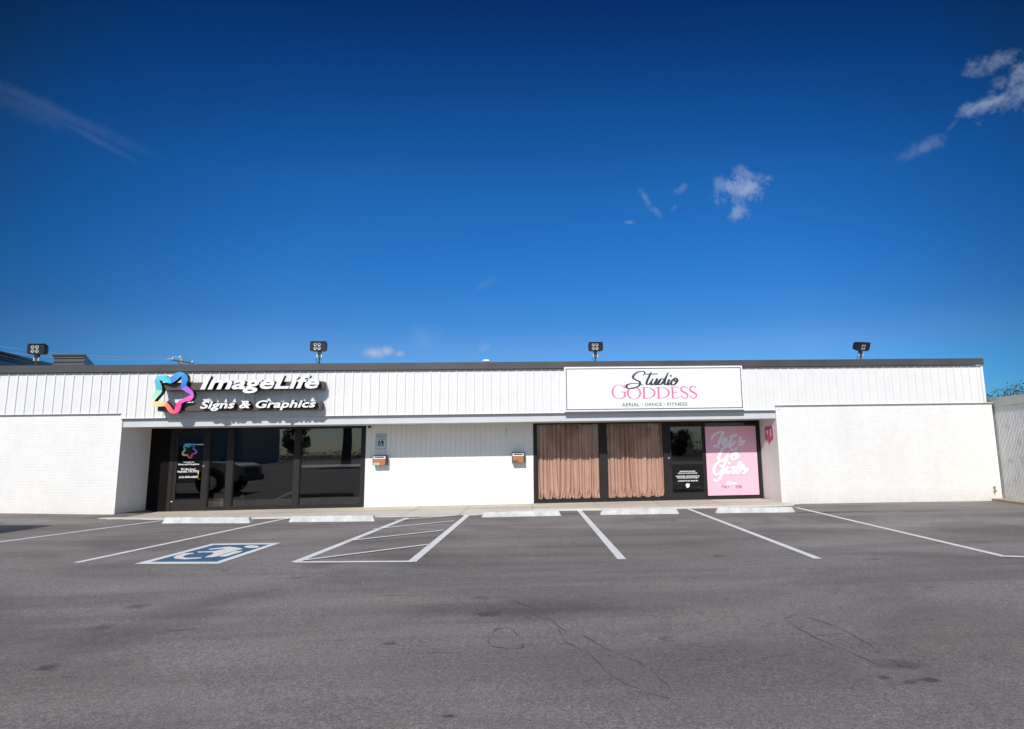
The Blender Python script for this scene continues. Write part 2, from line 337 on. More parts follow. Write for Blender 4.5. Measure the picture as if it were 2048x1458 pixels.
# ------------------------------------------------------------------ helpers
def tag(o, label=None, cat=None, group=None, kind=None):
    if label: o['label'] = label
    if cat: o['category'] = cat
    if group: o['group'] = group
    if kind: o['kind'] = kind
    return o
def empty(name, loc, label=None, cat=None, group=None):
    o = bpy.data.objects.new(name, None); C.objects.link(o); o.location = loc; o.empty_display_size = .3
    bpy.context.view_layer.update() if False else None
    return tag(o, label, cat, group)
class MB:
    def __init__(s): s.v = []; s.f = []; s.mi = []; s.col = None; s.smooth = []
    def add(s, vs, fs, mi=0, sm=False):
        b = len(s.v); s.v += [tuple(p) for p in vs]
        for f in fs: s.f.append([b+i for i in f]); s.mi.append(mi); s.smooth.append(sm)
        return s
    def box(s, x0, x1, y0, y1, z0, z1, mi=0):
        if x0 > x1: x0, x1 = x1, x0
        if y0 > y1: y0, y1 = y1, y0
        if z0 > z1: z0, z1 = z1, z0
        return s.add([(x0, y0, z0), (x1, y0, z0), (x1, y1, z0), (x0, y1, z0), (x0, y0, z1), (x1, y0, z1), (x1, y1, z1), (x0, y1, z1)],
                     [(3, 2, 1, 0), (4, 5, 6, 7), (0, 1, 5, 4), (1, 2, 6, 5), (2, 3, 7, 6), (3, 0, 4, 7)], mi)
    def prism(s, pts, y0, y1, mi=0, axis='y', sidemi=None):       # outline in (x,z), counter-clockwise seen from -y
        n = len(pts)
        if axis == 'y': a = [(p[0], y0, p[1]) for p in pts]; b = [(p[0], y1, p[1]) for p in pts]
        elif axis == 'x': a = [(y0, p[0], p[1]) for p in pts]; b = [(y1, p[0], p[1]) for p in pts]
        else: a = [(p[0], p[1], y0) for p in pts]; b = [(p[0], p[1], y1) for p in pts]
        s.add(a+b, [list(range(n)), list(range(2*n-1, n-1, -1))], mi)
        base = len(s.v)-2*n
        for i in range(n):
            j = (i+1) % n; s.f.append([base+i, base+n+i, base+n+j, base+j]); s.mi.append(mi if sidemi is None else sidemi); s.smooth.append(False)
        return s
    def tube(s, path, r, seg=8, mi=0, caps=True):
        path = [Vector(p) for p in path]; rs = r if isinstance(r, (list, tuple)) else [r]*len(path)
        rings = []; n = len(path); up = Vector((0, 0, 1))
        for i, p in enumerate(path):
            t = (path[min(i+1, n-1)]-path[max(i-1, 0)]).normalized()
            a = t.cross(up if abs(t.z) < .95 else Vector((1, 0, 0))).normalized(); b = a.cross(t)
            rings.append([p+(a*math.cos(2*math.pi*k/seg)+b*math.sin(2*math.pi*k/seg))*rs[i] for k in range(seg)])
        vs = [q for g in rings for q in g]; fs = []
        for i in range(n-1):
            for k in range(seg):
                k2 = (k+1) % seg; fs.append((i*seg+k, i*seg+k2, (i+1)*seg+k2, (i+1)*seg+k))
        s.add(vs, fs, mi, True)
        if caps:
            b0 = len(s.v)-len(vs)
            s.f += [[b0+k for k in range(seg-1, -1, -1)], [b0+(n-1)*seg+k for k in range(seg)]]; s.mi += [mi, mi]; s.smooth += [False, False]
        return s
    def build(s, name, mats, parent=None, fix=True, bevel=0):
        me = bpy.data.meshes.new(name); me.from_pydata(s.v, [], s.f); mats = mats if isinstance(mats, (list, tuple)) else [mats]
        for m in mats: me.materials.append(m)
        me.polygons.foreach_set('material_index', s.mi); me.polygons.foreach_set('use_smooth', s.smooth)
        if s.col:
            ca = me.color_attributes.new('col', 'FLOAT_COLOR', 'CORNER')
            for li, lp in enumerate(me.loops): ca.data[li].color = s.col[lp.vertex_index]
        if fix or bevel:
            bm = bmesh.new(); bm.from_mesh(me)
            if bevel: bmesh.ops.bevel(bm, geom=bm.edges[:], offset=bevel, segments=1, affect='EDGES', profile=.5)
            if fix: bmesh.ops.recalc_face_normals(bm, faces=bm.faces[:])
            bm.to_mesh(me); bm.free()
        me.update()
        return link(name, me, parent)
def wpos(o):
    p = Vector(o.location)
    while o.parent: o = o.parent; p += Vector(o.location)
    return p
def link(name, me, parent=None):
    o = bpy.data.objects.new(name, me); C.objects.link(o)
    if parent:
        w = wpos(parent)
        if w.length: me.transform(Matrix.Translation(-w))
        o.parent = parent
    return o
def rebase(o, loc):                                # put a mesh thing's origin at its base
    o.data.transform(Matrix.Translation(-Vector(loc))); o.location = loc; return o
def copy_tree(o, parent=None):
    c = o.copy(); C.objects.link(c)
    if parent: c.parent = parent
    for ch in [x for x in bpy.data.objects if x.parent == o]: copy_tree(ch, c)
    return c
def spline(pts, n=8, closed=False):                # Catmull-Rom through points of any dimension
    out = []; k = len(pts); rng = range(k if closed else k-1)
    g = lambda i: pts[i % k] if closed else pts[max(0, min(k-1, i))]
    for i in rng:
        a, b, c, d = g(i-1), g(i), g(i+1), g(i+2)
        for j in range(n):
            t = j/n
            out.append(tuple(.5*((2*q)+(-p+r)*t+(2*p-5*q+4*r-w)*t*t+(-p+3*q-3*r+w)*t**3) for p, q, r, w in zip(a, b, c, d)))
    if not closed: out.append(tuple(pts[-1]))
    return out
def ribbon(mb, pts, wid, y, mi=0, taper=True, rise=0):     # brush stroke: flat ribbon in the xz plane at depth y
    n = len(pts)
    if n < 2: return
    vs = []
    for i, p in enumerate(pts):
        a = pts[max(0, i-1)]; b = pts[min(n-1, i+1)]
        dx, dz = b[0]-a[0], b[1]-a[1]; l = math.hypot(dx, dz) or 1
        w = wid(i/(n-1), dx/l, dz/l) if callable(wid) else wid
        if taper: w *= min(1, .45+3.5*min(i, n-1-i)/(n-1))
        nx, nz = -dz/l*w/2, dx/l*w/2
        yy = y-rise*i/(n-1); vs += [(p[0]+nx, yy, p[1]+nz), (p[0]-nx, yy, p[1]-nz)]
    mb.add(vs, [(2*i, 2*i+1, 2*i+3, 2*i+2) for i in range(n-1)], mi)
def text_mesh(txt, bold=0.0, shear=0.0, extrude=0.0, align='CENTER', res=3, spacing=1.0, line=1.0):
    cu = bpy.data.curves.new('t', 'FONT'); cu.body = txt; cu.align_x = align; cu.offset = bold; cu.shear = shear; cu.extrude = extrude
    cu.resolution_u = res; cu.space_character = spacing; cu.space_line = line; cu.size = 1
    o = bpy.data.objects.new('t', cu); C.objects.link(o)
    dg = bpy.context.evaluated_depsgraph_get(); me = bpy.data.meshes.new_from_object(o.evaluated_get(dg))
    bpy.data.objects.remove(o); bpy.data.curves.remove(cu)
    me.transform(Matrix(((1, 0, 0, 0), (0, 0, -1, 0), (0, 1, 0, 0), (0, 0, 0, 1))))
    return me
def fit_mesh(me, p0, p1, y, depth=None):           # squeeze a text mesh into the box p0 (left,bottom) - p1 (right,top) at depth y
    xs = [v.co.x for v in me.vertices]; zs = [v.co.z for v in me.vertices]; ys = [v.co.y for v in me.vertices]
    x0, x1, z0, z1, y0, y1 = min(xs), max(xs), min(zs), max(zs), min(ys), max(ys)
    for v in me.vertices:
        v.co.x = p0[0]+(v.co.x-x0)/(x1-x0)*(p1[0]-p0[0]); v.co.z = p0[1]+(v.co.z-z0)/(z1-z0)*(p1[1]-p0[1])
        v.co.y = y+((v.co.y-y0)/(y1-y0)*depth if depth and y1 > y0 else 0)
    return me
def print_text(name, txt, box, y, mat, parent, **k):   # box in photo pixels: left, top, right, bottom
    a = at(box[0], (box[1]+box[3])/2, y); b = at(box[2], (box[1]+box[3])/2, y); t = at((box[0]+box[2])/2, box[1], y); u = at((box[0]+box[2])/2, box[3], y)
    me = fit_mesh(text_mesh(txt, **k), (a.x, u.z), (b.x, t.z), y); me.materials.append(mat)
    return link(name, me, parent)

YB = 16.40; YR = 17.66                             # brick face, recessed shop front
def X(px, py=930, Y=YR): return at(px, py, Y).x
def Z(px, py, Y=YR): return at(px, py, Y).z
ZT, ZF, ZBR, ZS, ZB = CAMZ+2.426, CAMZ+2.234, CAMZ+1.146, CAMZ+1.013, CAMZ+.791   # roof edge, coping foot, brick top, siding foot, beam foot
FLOOR = CAMZ-1.49
XL0, XL1, XR0, XR1 = -17.0, -10.558, 6.945, 13.282

# ------------------------------------------------------------------ ground
def ground():
    xs = [-600, -200, -80, -40]+[-30+i*.5 for i in range(0, 121)]+[40, 80, 200, 600]
    ys = [-600, -200, -80, -40]+[-20+i for i in range(0, 34)]+[14+i*.1 for i in range(31)]+[18+i*2 for i in range(12)]+[80, 200, 900]
    mb = MB(); n = len(xs)
    mb.add([(x, y, GZ(x, y)) for y in ys for x in xs], [(j*n+i, j*n+i+1, (j+1)*n+i+1, (j+1)*n+i) for j in range(len(ys)-1) for i in range(n-1)], 0, True)
    return tag(mb.build('parking_lot', m_asph, fix=False), kind='structure')
lot = ground()
def on_lot(mb, a, b, w, lift, mi=0, endcut=None):  # painted stripe from a to b (points of the lot), cut square to the stripe or parallel to endcut
    a, b = Vector(a), Vector(b); d = (b-a); d.z = 0; d.normalize(); nrm = Vector((-d.y, d.x, 0)); n = max(1, int((b-a).length/.5))
    vs = []
    for i in range(n+1):
        p = a.lerp(b, i/n)
        for s in (1, -1):
            q = p+nrm*(w/2*s)
            if endcut: q = p+Vector(endcut).normalized()*(w/2*s/abs(Vector(endcut).normalized().dot(nrm)))
            vs.append((q.x, q.y, GZ(q.x, q.y)+lift))
    mb.add(vs, [(2*i, 2*i+1, 2*i+3, 2*i+2) for i in range(n)], mi)
LW = .105
stripes = {'e': ((-30, 1088.2), (323, 1041.5)), 'a': ((152, 1126), (577, 1036)), 'b': ((1158.5, 1021), (1244, 1119)), 'c': ((1377, 1018), (1637, 1118)), 'd': ((1593, 1015.3), (2012, 1114))}
for k, (p, q) in stripes.items():
    mb = MB(); on_lot(mb, gat(*p), gat(*q), LW*(1.0 if k != 'b' else 1.1), .005); mb.build('parking_line', m_line, lot)
mb = MB(); on_lot(mb, gat(2008, 1113.4), gat(2120, 1117), LW, .009); mb.build('parking_line', m_line, lot)
mb = MB()
hl0, hl1, hr0, hr1 = gat(590, 1125), gat(826, 1031.5), gat(823, 1124.5), gat(935, 1030.5)
on_lot(mb, hl0, hl1, LW*1.15, .005); on_lot(mb, hr0, hr1, LW*1.15, .005)
def lrp(a, b, px, py): return gat(px, py)
on_lot(mb, gat(592, 1125.3), gat(828, 1124), LW, .009)
for p, q in (((608, 1121.5), (857, 1090)), ((693, 1083), (886, 1061.5)), ((747, 1059), (909, 1042.5)), ((790, 1041.5), (926, 1030.5))):
    on_lot(mb, gat(*p), gat(*q), LW*.8, .012)
mb.build('parking_line', m_line, lot)
# accessible symbol: white border, blue field, white figure
c00, c10, c11, c01 = gat(268, 1128.8), gat(437, 1128.5), gat(562, 1086.3), gat(424, 1088)
def uv(u, v, lift): 
    p = (c00*(1-u)+c10*u)*(1-v)+(c01*(1-u)+c11*u)*v
    return (p.x, p.y, GZ(p.x, p.y)+lift)
sym = MB(); B0 = .085
for u0, u1, v0, v1 in ((0, 1, 0, B0), (0, 1, 1-B0, 1), (0, B0*1.2, B0, 1-B0), (1-B0*1.2, 1, B0, 1-B0)):
    sym.add([uv(u0, v0, .006), uv(u1, v0, .006), uv(u1, v1, .006), uv(u0, v1, .006)], [(0, 1, 2, 3)])
sym = sym.build('accessible_parking_marking', m_line, lot)
fld = MB(); fld.add([uv(B0*1.2, B0, .006), uv(1-B0*1.2, B0, .006), uv(1-B0*1.2, 1-B0, .006), uv(B0*1.2, 1-B0, .006)], [(0, 1, 2, 3)])
fld.build('blue_field', m_blue, sym)
# the figure, in a 0-1 square
FIG_STROKES = [([(.46, .72), (.455, .60), (.47, .46)], .085), ([(.46, .60), (.56, .585), (.66, .585)], .065), ([(.47, .45), (.57, .44), (.66, .43), (.70, .34), (.755, .20), (.84, .215)], .085)]
FIG_WHEEL = [(.40, .56), (.31, .49), (.265, .38), (.28, .26), (.36, .165), (.47, .13), (.58, .165), (.65, .255)]
FIG_K = 1.16
FIG_STROKES = [([(.5+(x-.53)*FIG_K, .5+(z-.50)*FIG_K) for x, z in p], w*FIG_K) for p, w in FIG_STROKES]
FIG_WHEEL = [(.5+(x-.53)*FIG_K, .5+(z-.50)*FIG_K) for x, z in FIG_WHEEL]
def figure(add_ribbon, add_disc):
    for pts, w in FIG_STROKES: add_ribbon(pts, w)
    add_ribbon(spline(FIG_WHEEL, 4), .075); add_disc(.5+(.455-.53)*FIG_K, .5+(.83-.5)*FIG_K, .082)
fg = MB()
FIGS = [[(527, 113), (450, 117), (385, 137), (362, 152), (380, 163), (450, 168), (530, 165), (598, 158), (596, 150), (530, 154), (470, 155), (440, 148), (460, 135), (500, 124), (535, 120)],
        [(660, 80), (780, 66), (830, 61), (875, 66), (946, 77), (925, 86), (868, 97), (800, 118), (735, 143), (690, 150), (628, 153), (640, 143), (680, 130), (700, 117), (690, 110), (640, 110), (570, 112), (562, 104), (640, 101), (710, 97), (750, 88), (800, 80), (770, 78), (665, 88)],
        [(874, 98), (946, 98), (930, 108), (860, 128), (800, 146), (745, 147), (760, 137), (805, 121), (840, 110)], [(1018+62*math.cos(k*math.pi/12), 63+11.5*math.sin(k*math.pi/12)) for k in range(24)]]
for k, po in enumerate(FIGS):
    q = [gat(260+a_/4.187, 1080+b_/4.187) for a_, b_ in po]; fg.add([(p.x, p.y, p.z+.010+.001*k) for p in q], [list(range(len(q)))])
fg.build('wheelchair_figure', m_line, sym)
# cracks and patch outlines in the asphalt
CR = [[(1003, 1192), (1040, 1207), (1075, 1218), (1120, 1255), (1160, 1268), (1215, 1300), (1265, 1320), (1300, 1340), (1330, 1367), (1348, 1393)],
      [(1118, 1258), (1128, 1280), (1150, 1293), (1180, 1310), (1210, 1340), (1245, 1365), (1290, 1385), (1340, 1398)],
      [(978, 1284), (990, 1262), (1012, 1256), (1030, 1265), (1046, 1285), (1040, 1297), (1010, 1297), (985, 1292), (978, 1284)],
      [(1570, 1236), (1600, 1232), (1650, 1246), (1690, 1262), (1740, 1290), (1800, 1330), (1850, 1335)], [(1575, 1245), (1640, 1280), (1700, 1305), (1760, 1330), (1800, 1333)],
      [(300, 1260), (340, 1262), (400, 1258)]]
for c in CR:
    pts = spline([tuple(gat(*p))[:2] for p in c], 10); mb = MB(); rnd = random.Random(len(c))
    vs = []
    for i, p in enumerate(pts):
        w = max(.001, .005+.006*math.sin(i*.37+len(c))+rnd.uniform(-.001, .004)); jx, jy = rnd.uniform(-.012, .012), rnd.uniform(-.012, .012)
        a, b = pts[max(0, i-1)], pts[min(len(pts)-1, i+1)]; dx, dy = b[0]-a[0], b[1]-a[1]; l = math.hypot(dx, dy) or 1
        for s in (1, -1):
            x, y = p[0]+jx-dy/l*w/2*s, p[1]+jy+dx/l*w/2*s; vs.append((x, y, GZ(x, y)+.004))
    mb.add(vs, [(2*i, 2*i+1, 2*i+3, 2*i+2) for i in range(len(pts)-1)]); mb.build('asphalt_crack', m_crack, lot)

# ------------------------------------------------------------------ pavement in front of the shops
def sidewalk():
    T = FLOOR
    F = FRONT
    xa, xd = F[0][0], F[-1][0]; n = 90; k = 7; mb = MB(); rows = []
    for i in range(n+1):
        x = xa+(xd-xa)*i/n; yf, h = front(x); gz = G0(x, yf); zf = gz+h; inside = XL1+.0 < x < XR0
        yb = 17.75 if inside else YB+.05
        ym = min(16.28, yb-.03)
        zm = T if inside else zf+.004
        zm2 = zf+(zm-zf)*min(1, max(.15, .75))
        rows.append([(x, yb, zm), (x, ym+.02, zm), (x, ym, zm-.001), (x, (ym+yf)/2, (zm2+zf)/2+.001), (x, yf+.025, zf), (x, yf+.004, zf-.010), (x, yf-.01, gz-.06)])
    mb.v = [p for r in rows for p in r]
    for i in range(n):
        for j in range(k-1):
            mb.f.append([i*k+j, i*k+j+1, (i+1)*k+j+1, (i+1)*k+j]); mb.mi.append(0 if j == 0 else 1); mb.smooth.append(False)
    o = tag(mb.build('sidewalk', [m_slab, m_slab2]), kind='structure')
    for x in (-8.9, -6.4, -4.45, -3.0, -1.62, .13, 1.9, 3.6, 5.2):
        yf, h = front(x); gz = G0(x, yf); s = MB(); zf = gz+h
        s.add([(x-.004, 17.6, T+.003), (x+.004, 17.6, T+.003), (x+.004, 16.29, T+.003), (x-.004, 16.29, T+.003)], [(0, 1, 2, 3)])
        zmid = ((zf+(T-zf)*.75)+zf)/2+.004; ymid = (16.28+yf)/2
        s.add([(x-.004, 16.29, T+.003), (x+.004, 16.29, T+.003), (x+.004, ymid, zmid), (x-.004, ymid, zmid), (x+.004, yf+.03, zf+.003), (x-.004, yf+.03, zf+.003)], [(0, 1, 2, 3), (3, 2, 4, 5)])
        s.build('joint', m_seam, o)
sidewalk()

# ------------------------------------------------------------------ shop building
shop = empty('shop_building', (0, YR, 0), 'long low white painted brick shop building with dark roof edge and metal siding', 'building')
BACK = 34.0
def wall_part(name, x0, x1, y0, y1, z0, z1, m): return MB().box(x0, x1, y0, y1, z0, z1).build(name, m, shop)
wall_part('brick_wall', XL0, XL1, YB, YB+.25, -.6, ZBR, m_brick)
wall_part('brick_wall', XR0, XR1, YB, YB+.25, -.6, ZBR, m_brick)
wall_part('brick_return', XL1-.25, XL1, YB+.25, YR+.2, -.6, ZBR-.01, m_brick)
wall_part('brick_return', XR0, XR0+.25, YB+.25, YR+.2, -.6, ZBR-.01, m_brick)
wall_part('side_wall', XR1-.25, XR1, YB+.25, BACK, -.6, ZF+.06, m_brick)
wall_part('side_wall', XL0, XL0+.25, YB+.25, BACK, -.6, ZF+.06, m_brick)
wall_part('rear_wall', XL0, XR1, BACK, BACK+.25, -.6, ZF+.06, m_brick)
wall_part('roof', XL0+.25, XR1-.25, YB+.2, BACK, ZF+.02, ZF+.10, m_roofm)
# metal siding with ribs
YS = YB-.03
def siding():
    mb = MB(); xr = XR1-.26
    mb.box(XL0, XL1-.03, YS, YB+.15, ZBR+.015, ZF-.005); mb.box(XL1-.03, XR0-.02, YS, YB+.15, ZS+.015, ZF-.005); mb.box(XR0-.02, xr, YS, YB+.15, ZBR+.015, ZF-.005)
    p = .2315; x = XL0+.06; xs = []
    while x < xr-.05: xs.append(x); x += p
    for x in xs:
        z0 = ZS+.015 if XL1-.02 < x < XR0-.04 else ZBR+.015
        mb.prism([(x-.020, YS+.002), (x-.011, YS-.022), (x+.011, YS-.022), (x+.020, YS+.002)], z0, ZF-.004, axis='z')
        for dx in (.09, .14):                       # faint stiffening beads of each pan
            mb.prism([(x+dx-.008, YS+.001), (x+dx, YS-.0035), (x+dx+.008, YS+.001)], z0, ZF-.004, axis='z')
    return mb.build('siding', m_siding, shop)
siding()
tr = MB(); tr.box(XR1-.26, XR1-.185, YS-.03, YS+.2, ZBR+.02, ZF-.003); tr.build('corner_trim', m_siding, shop)
# drip flashing along the foot of the siding
fl = MB(); fl.box(XL0, XL1-.03, YS-.035, YB+.0, ZBR, ZBR+.014); fl.box(XR0-.02, XR1+.02, YS-.035, YB, ZBR, ZBR+.014); fl.box(XL1-.03, XR0-.02, YS-.035, YB, ZS, ZS+.014)
fl.build('drip_flashing', m_siding, shop)
eb = MB(); eb.box(XL1-.03, XL1+.07, YB-.004, YB+.05, ZS+.02, ZBR-.004); eb.build('end_flashing', m_siding, shop)
cp = MB(); cp.prism([(YS-.085, ZF), (YS-.070, ZF), (YS-.070, ZF+.03), (YB+.25, ZF+.10), (YB+.25, ZT), (YS-.085, ZT)], XL0-.05, XR1-.185, axis='x')
cp = cp.build('roof_coping', m_coping, shop)
for x in (-14.0, -8.0, -2.05, 4.0, 10.0): MB().box(x-.05, x+.05, YS-.089, YS-.0855, ZF-.002, ZT+.002).build('coping_joint', m_coping, shop)
bm_ = MB(); bm_.box(XL1+.005, XR0-.005, YB+.035, YB+.20, ZB, ZS-.002); bm_.build('beam', m_beam, shop)
cv = MB(); cv.box(XL1+.005, XR0-.005, YB+.029, YB+.034, ZB+.002, ZB+.022); cv.build('beam_lip', m_beam, shop)
sf = MB(); sf.box(XL1, XR0, YB+.2, YR+.1, ZB+.012, ZB+.05); sf.build('soffit', m_soffit, shop)
PX0, PX1 = -4.617, .176
def panel():
    mb = MB(); g = .142; x = PX0; i = 0
    while x < PX1-.001:
        x2 = min(PX1, x+g); mb.box(x+(.006 if i else 0), x2-.000, YR, YR+.12, FLOOR+.03, ZB+.012); x = x2; i += 1
    mb.box(PX0+.001, PX1-.001, YR+.011, YR+.10, FLOOR+.031, ZB+.011)
    mb.build('panel_wall', m_panel, shop)
    MB().box(PX0, PX1, YR-.008, YR+.12, FLOOR-.05, FLOOR+.029).build('base_board', m_panel, shop)
panel()
# dark rooms behind the glass
def room(x0, x1, y1, mw):
    mb = MB(); y0 = YR+.13; t = .05
    mb.box(x0, x1, y1, y1+t, FLOOR-.05, ZB+.3); mb.box(x0-t, x0, y0, y1+t, FLOOR-.05, ZB+.3); mb.box(x1, x1+t, y0, y1+t, FLOOR-.05, ZB+.3)
    mb.box(x0-t, x1+t, y0-.1, y1+t, ZB+.32, ZB+.36); mb.build('interior_wall', mw, shop)
    MB().box(x0-t, x1+t, y0-.02, y1+t, FLOOR-.1, FLOOR+.001).build('interior_floor', m_carpet, shop)
room(XL1+.05, PX0-.05, YR+5, m_dark); room(PX1+.1, XR0-.05, YR+5, m_dark)

SZ = FLOOR+.075                                    # top of the sill bar
FY0, FY1 = YR-.01, YR+.10
def bar(name, x0, x1, z0, z1, y0=FY0, y1=FY1, parent=None, m=None): return MB().box(x0, x1, y0, y1, z0, z1).build(name, m or m_frame, parent or shop)
HZ = ZB+.012
class Win:
    pass
def window(x0, x1, z0=SZ, z1=HZ, name='window', l=.02, r=.02, glass=None):
    f = MB()
    f.box(x0, x0+l, FY0+.02, FY1-.02, z0, z1); f.box(x1-r, x1, FY0+.02, FY1-.02, z0, z1)
    f.box(x0+l, x1-r, FY0+.02, FY1-.02, z0, z0+.03); f.box(x0+l, x1-r, FY0+.02, FY1-.02, z1-.03, z1)
    w = f.build(name, m_frame, shop)
    MB().box(x0+l, x1-r, YR+.04, YR+.046, z0+.03, z1-.03).build('pane', glass or m_glass, w)
    return w
def door(x0, x1, sl_, sr_, bot, midrail=None, top=.11, glass=None):
    z0, z1 = FLOOR+.012, HZ-.06
    f = MB(); y0, y1 = FY0+.012, FY0+.056
    f.box(x0, x0+sl_, y0, y1, z0, z1); f.box(x1-sr_, x1, y0, y1, z0, z1); f.box(x0+sl_, x1-sr_, y0, y1, z0, bot); f.box(x0+sl_, x1-sr_, y0, y1, z1-top, z1)
    if midrail: f.box(x0+sl_, x1-sr_, y0, y1, *midrail)
    d = f.build('door', m_frame, shop)
    MB().box(x0+sl_, x1-sr_, y0+.018, y0+.024, bot, z1-top).build('pane', glass or m_tint, d)
    return d, y0
# left shop front -------------------------------------------------
a0, a1 = XL1, X(338.5)
pn = MB(); pn.box(a0, a1, YR+.01, YR+.09, FLOOR, HZ); pn.build('dark_panel', plain('dark_brown_panel', (.006, .004, .004), .6, spec=.1), shop)
D0a, D0b = X(347.5), X(413)
bar('door_post', a1, D0a-.008, FLOOR, HZ)
door1, dy1 = door(D0a, D0b, X(354)-D0a, D0b-X(404.5), Z(375, 1000))
bar('door_post', D0b+.008, X(417.5), FLOOR, HZ)
window(X(417.5), X(453.5), glass=m_tint)
bar('mullion', X(453.5), X(466), FLOOR, HZ)
w2 = window(X(466), X(588), glass=m_tint); bar('mullion', X(588), X(599), FLOOR, HZ)
w3 = window(X(599), X(722), glass=m_tint); bar('mullion', X(722), PX0, FLOOR, HZ)
for p, q in ((417.5, 453.5), (466, 588), (599, 722)): bar('sill', X(p), X(q), FLOOR, SZ-.003, FY0-.015)
bar('door_head', D0a-.008, D0b+.008, HZ-.055, HZ)
# right shop front ------------------------------------------------
bar('mullion', PX1, X(1073), FLOOR, HZ)
w4 = window(X(1073), X(1200.5)); bar('mullion', X(1200.5), X(1213.5), FLOOR, HZ); w5 = window(X(1213.5), X(1329)); bar('door_post', X(1329), X(1333.5), FLOOR, HZ)
for p, q in ((1073, 1200.5), (1213.5, 1329)): bar('sill', X(p), X(q), FLOOR, SZ-.003, FY0-.015)
E0, E1 = X(1334), X(1410.5)
door2, dy2 = door(E0, E1, X(1343.5)-E0, E1-X(1406.5), Z(1375, 985), (Z(1375, 928.5), Z(1375, 922)), top=.10)
bar('door_head', E0-.005, E1+.01, HZ-.055, HZ)
px0, px1 = X(1411.5), X(1518)
bar('door_post', E1+.002, px0, FLOOR, HZ)
bar('mullion', px1, XR0, FLOOR, HZ)
w6 = window(px0, px1, l=.03, r=.03); bar('sill', px0, px1, FLOOR, SZ-.003, FY0-.015)

# door furniture and lettering
def handle(parent, x, z0, z1, y, m, out=.075):
    MB().tube([(x+.045, y, z1), (x, y-out*.75, z1), (x-.008, y-out, z1-.02), (x-.008, y-out, z0+.02), (x, y-out*.75, z0), (x+.045, y, z0)], .011, 8).build('handle', m, parent)
handle(door1, X(401), Z(400, 958), Z(400, 942), dy1, m_gold)
MB().tube([(X(407.5), dy1-.012, Z(407, 932)), (X(407.5), dy1+.002, Z(407, 932))], .028, 12).build('lock', m_steel, door1)
MB().box(X(345), X(350), dy1-.004, dy1-.001, Z(347, 1004), Z(347, 1002.2)).build('sticker', m_postw, door1)
MB().box(X(1340.5), X(1342.2), dy2-.05, dy2, Z(1341, 930), Z(1341, 895)).build('handle', m_blackm, door2)
MB().tube([(X(1338.5), dy2-.014, Z(1338, 916)), (X(1338.5), dy2+.002, Z(1338, 916))], .030, 12).build('lock', m_steel, door2)
yt1 = dy1+.015; yt2 = dy2+.015
print_text('lettering', 'ImageLife', (367, 922.3, 389, 926.2), yt1, m_postw, door1, bold=.012, shear=.2)
print_text('lettering', 'Signs and Graphics', (356.5, 926.8, 398.5, 931), yt1, m_postw, door1, bold=.018)
print_text('lettering', '921 8th Ave S', (362, 936.3, 391, 940.5), yt1, m_postw, door1, bold=.018)
print_text('lettering', 'Nashville, TN 37203', (355, 940.8, 397.5, 945.6), yt1, m_postw, door1, bold=.018)
print_text('lettering', '615-970-6200', (358, 952, 395.5, 956), yt1, m_postw, door1, bold=.025)
for t, b in (('RESERVATION REQUIRED', (1359.5, 941.6, 1390.7, 944.2)), ('WE DO NOT ACCEPT WALK-INS', (1356, 945.2, 1394.5, 947.6)), ('DOORS OPEN  5 MINUTES PRIOR TO', (1352, 951, 1399, 953.6)),
             ('YOUR SCHEDULED APPOINTMENT', (1354, 954.4, 1397.5, 956.8)), ('LATE ENTRY IS NOT PERMITTED', (1356, 960.4, 1396, 963))):
    print_text('lettering', t, b, yt2, m_postw, door2, bold=.03)
sh = [(1371.8, 967.5), (1375.5, 967), (1379.2, 967.5), (1379.2, 972), (1377.5, 974.8), (1375.5, 976), (1373.5, 974.8), (1371.8, 972)]
MB().add([(at(*p, yt2).x, yt2, at(*p, yt2).z) for p in sh], [list(range(8))]).build('emblem', m_postw, door2)

# ------------------------------------------------------------------ star logo outline (taken from the sign), in its own pixels
TIPS_O = [[(430, 88), (462, 115), (470, 160), (459, 205), (462, 232)], [(462, 232), (500, 262), (530, 294), (540, 330)], [(540, 330), (528, 370), (495, 396), (440, 405), (405, 425)],
          [(405, 425), (398, 460), (385, 500), (360, 530), (320, 538)], [(320, 538), (280, 530), (250, 500), (228, 465), (208, 456)], [(208, 456), (160, 460), (112, 458), (78, 430), (65, 390)],
          [(65, 390), (72, 350), (100, 310), (126, 283), (127, 265)], [(127, 265), (112, 215), (105, 180), (120, 145), (140, 126)], [(140, 126), (170, 112), (205, 112), (250, 130), (276, 140)], [(276, 140), (310, 112), (345, 85), (385, 76), (430, 88)]]
TIPS_I = [[(403, 115), (402, 160), (399, 205), (395, 262)], [(395, 262), (430, 284), (470, 308), (508, 330)], [(508, 330), (460, 356), (410, 380), (375, 395)], [(375, 395), (350, 430), (334, 470), (318, 507)],
          [(318, 507), (296, 475), (270, 440), (240, 410)], [(240, 410), (205, 401), (150, 403), (100, 403)], [(100, 403), (135, 358), (170, 320), (190, 285)], [(190, 285), (186, 245), (172, 205), (155, 165)],
          [(155, 165), (200, 180), (250, 198), (290, 203)], [(290, 203), (330, 180), (368, 148), (403, 115)]]
STAR_C = [((55, 150, 215), (45, 110, 205)), ((150, 105, 205), (190, 95, 205)), ((225, 95, 195), (245, 85, 185)), ((255, 60, 160), (255, 85, 130)), ((255, 95, 110), (255, 140, 105)),
          ((248, 190, 140), (240, 220, 165)), ((205, 235, 185), (140, 215, 190)), ((70, 180, 185), (105, 185, 220)), ((95, 205, 225), (60, 190, 220)), ((80, 125, 210), (60, 170, 220))]
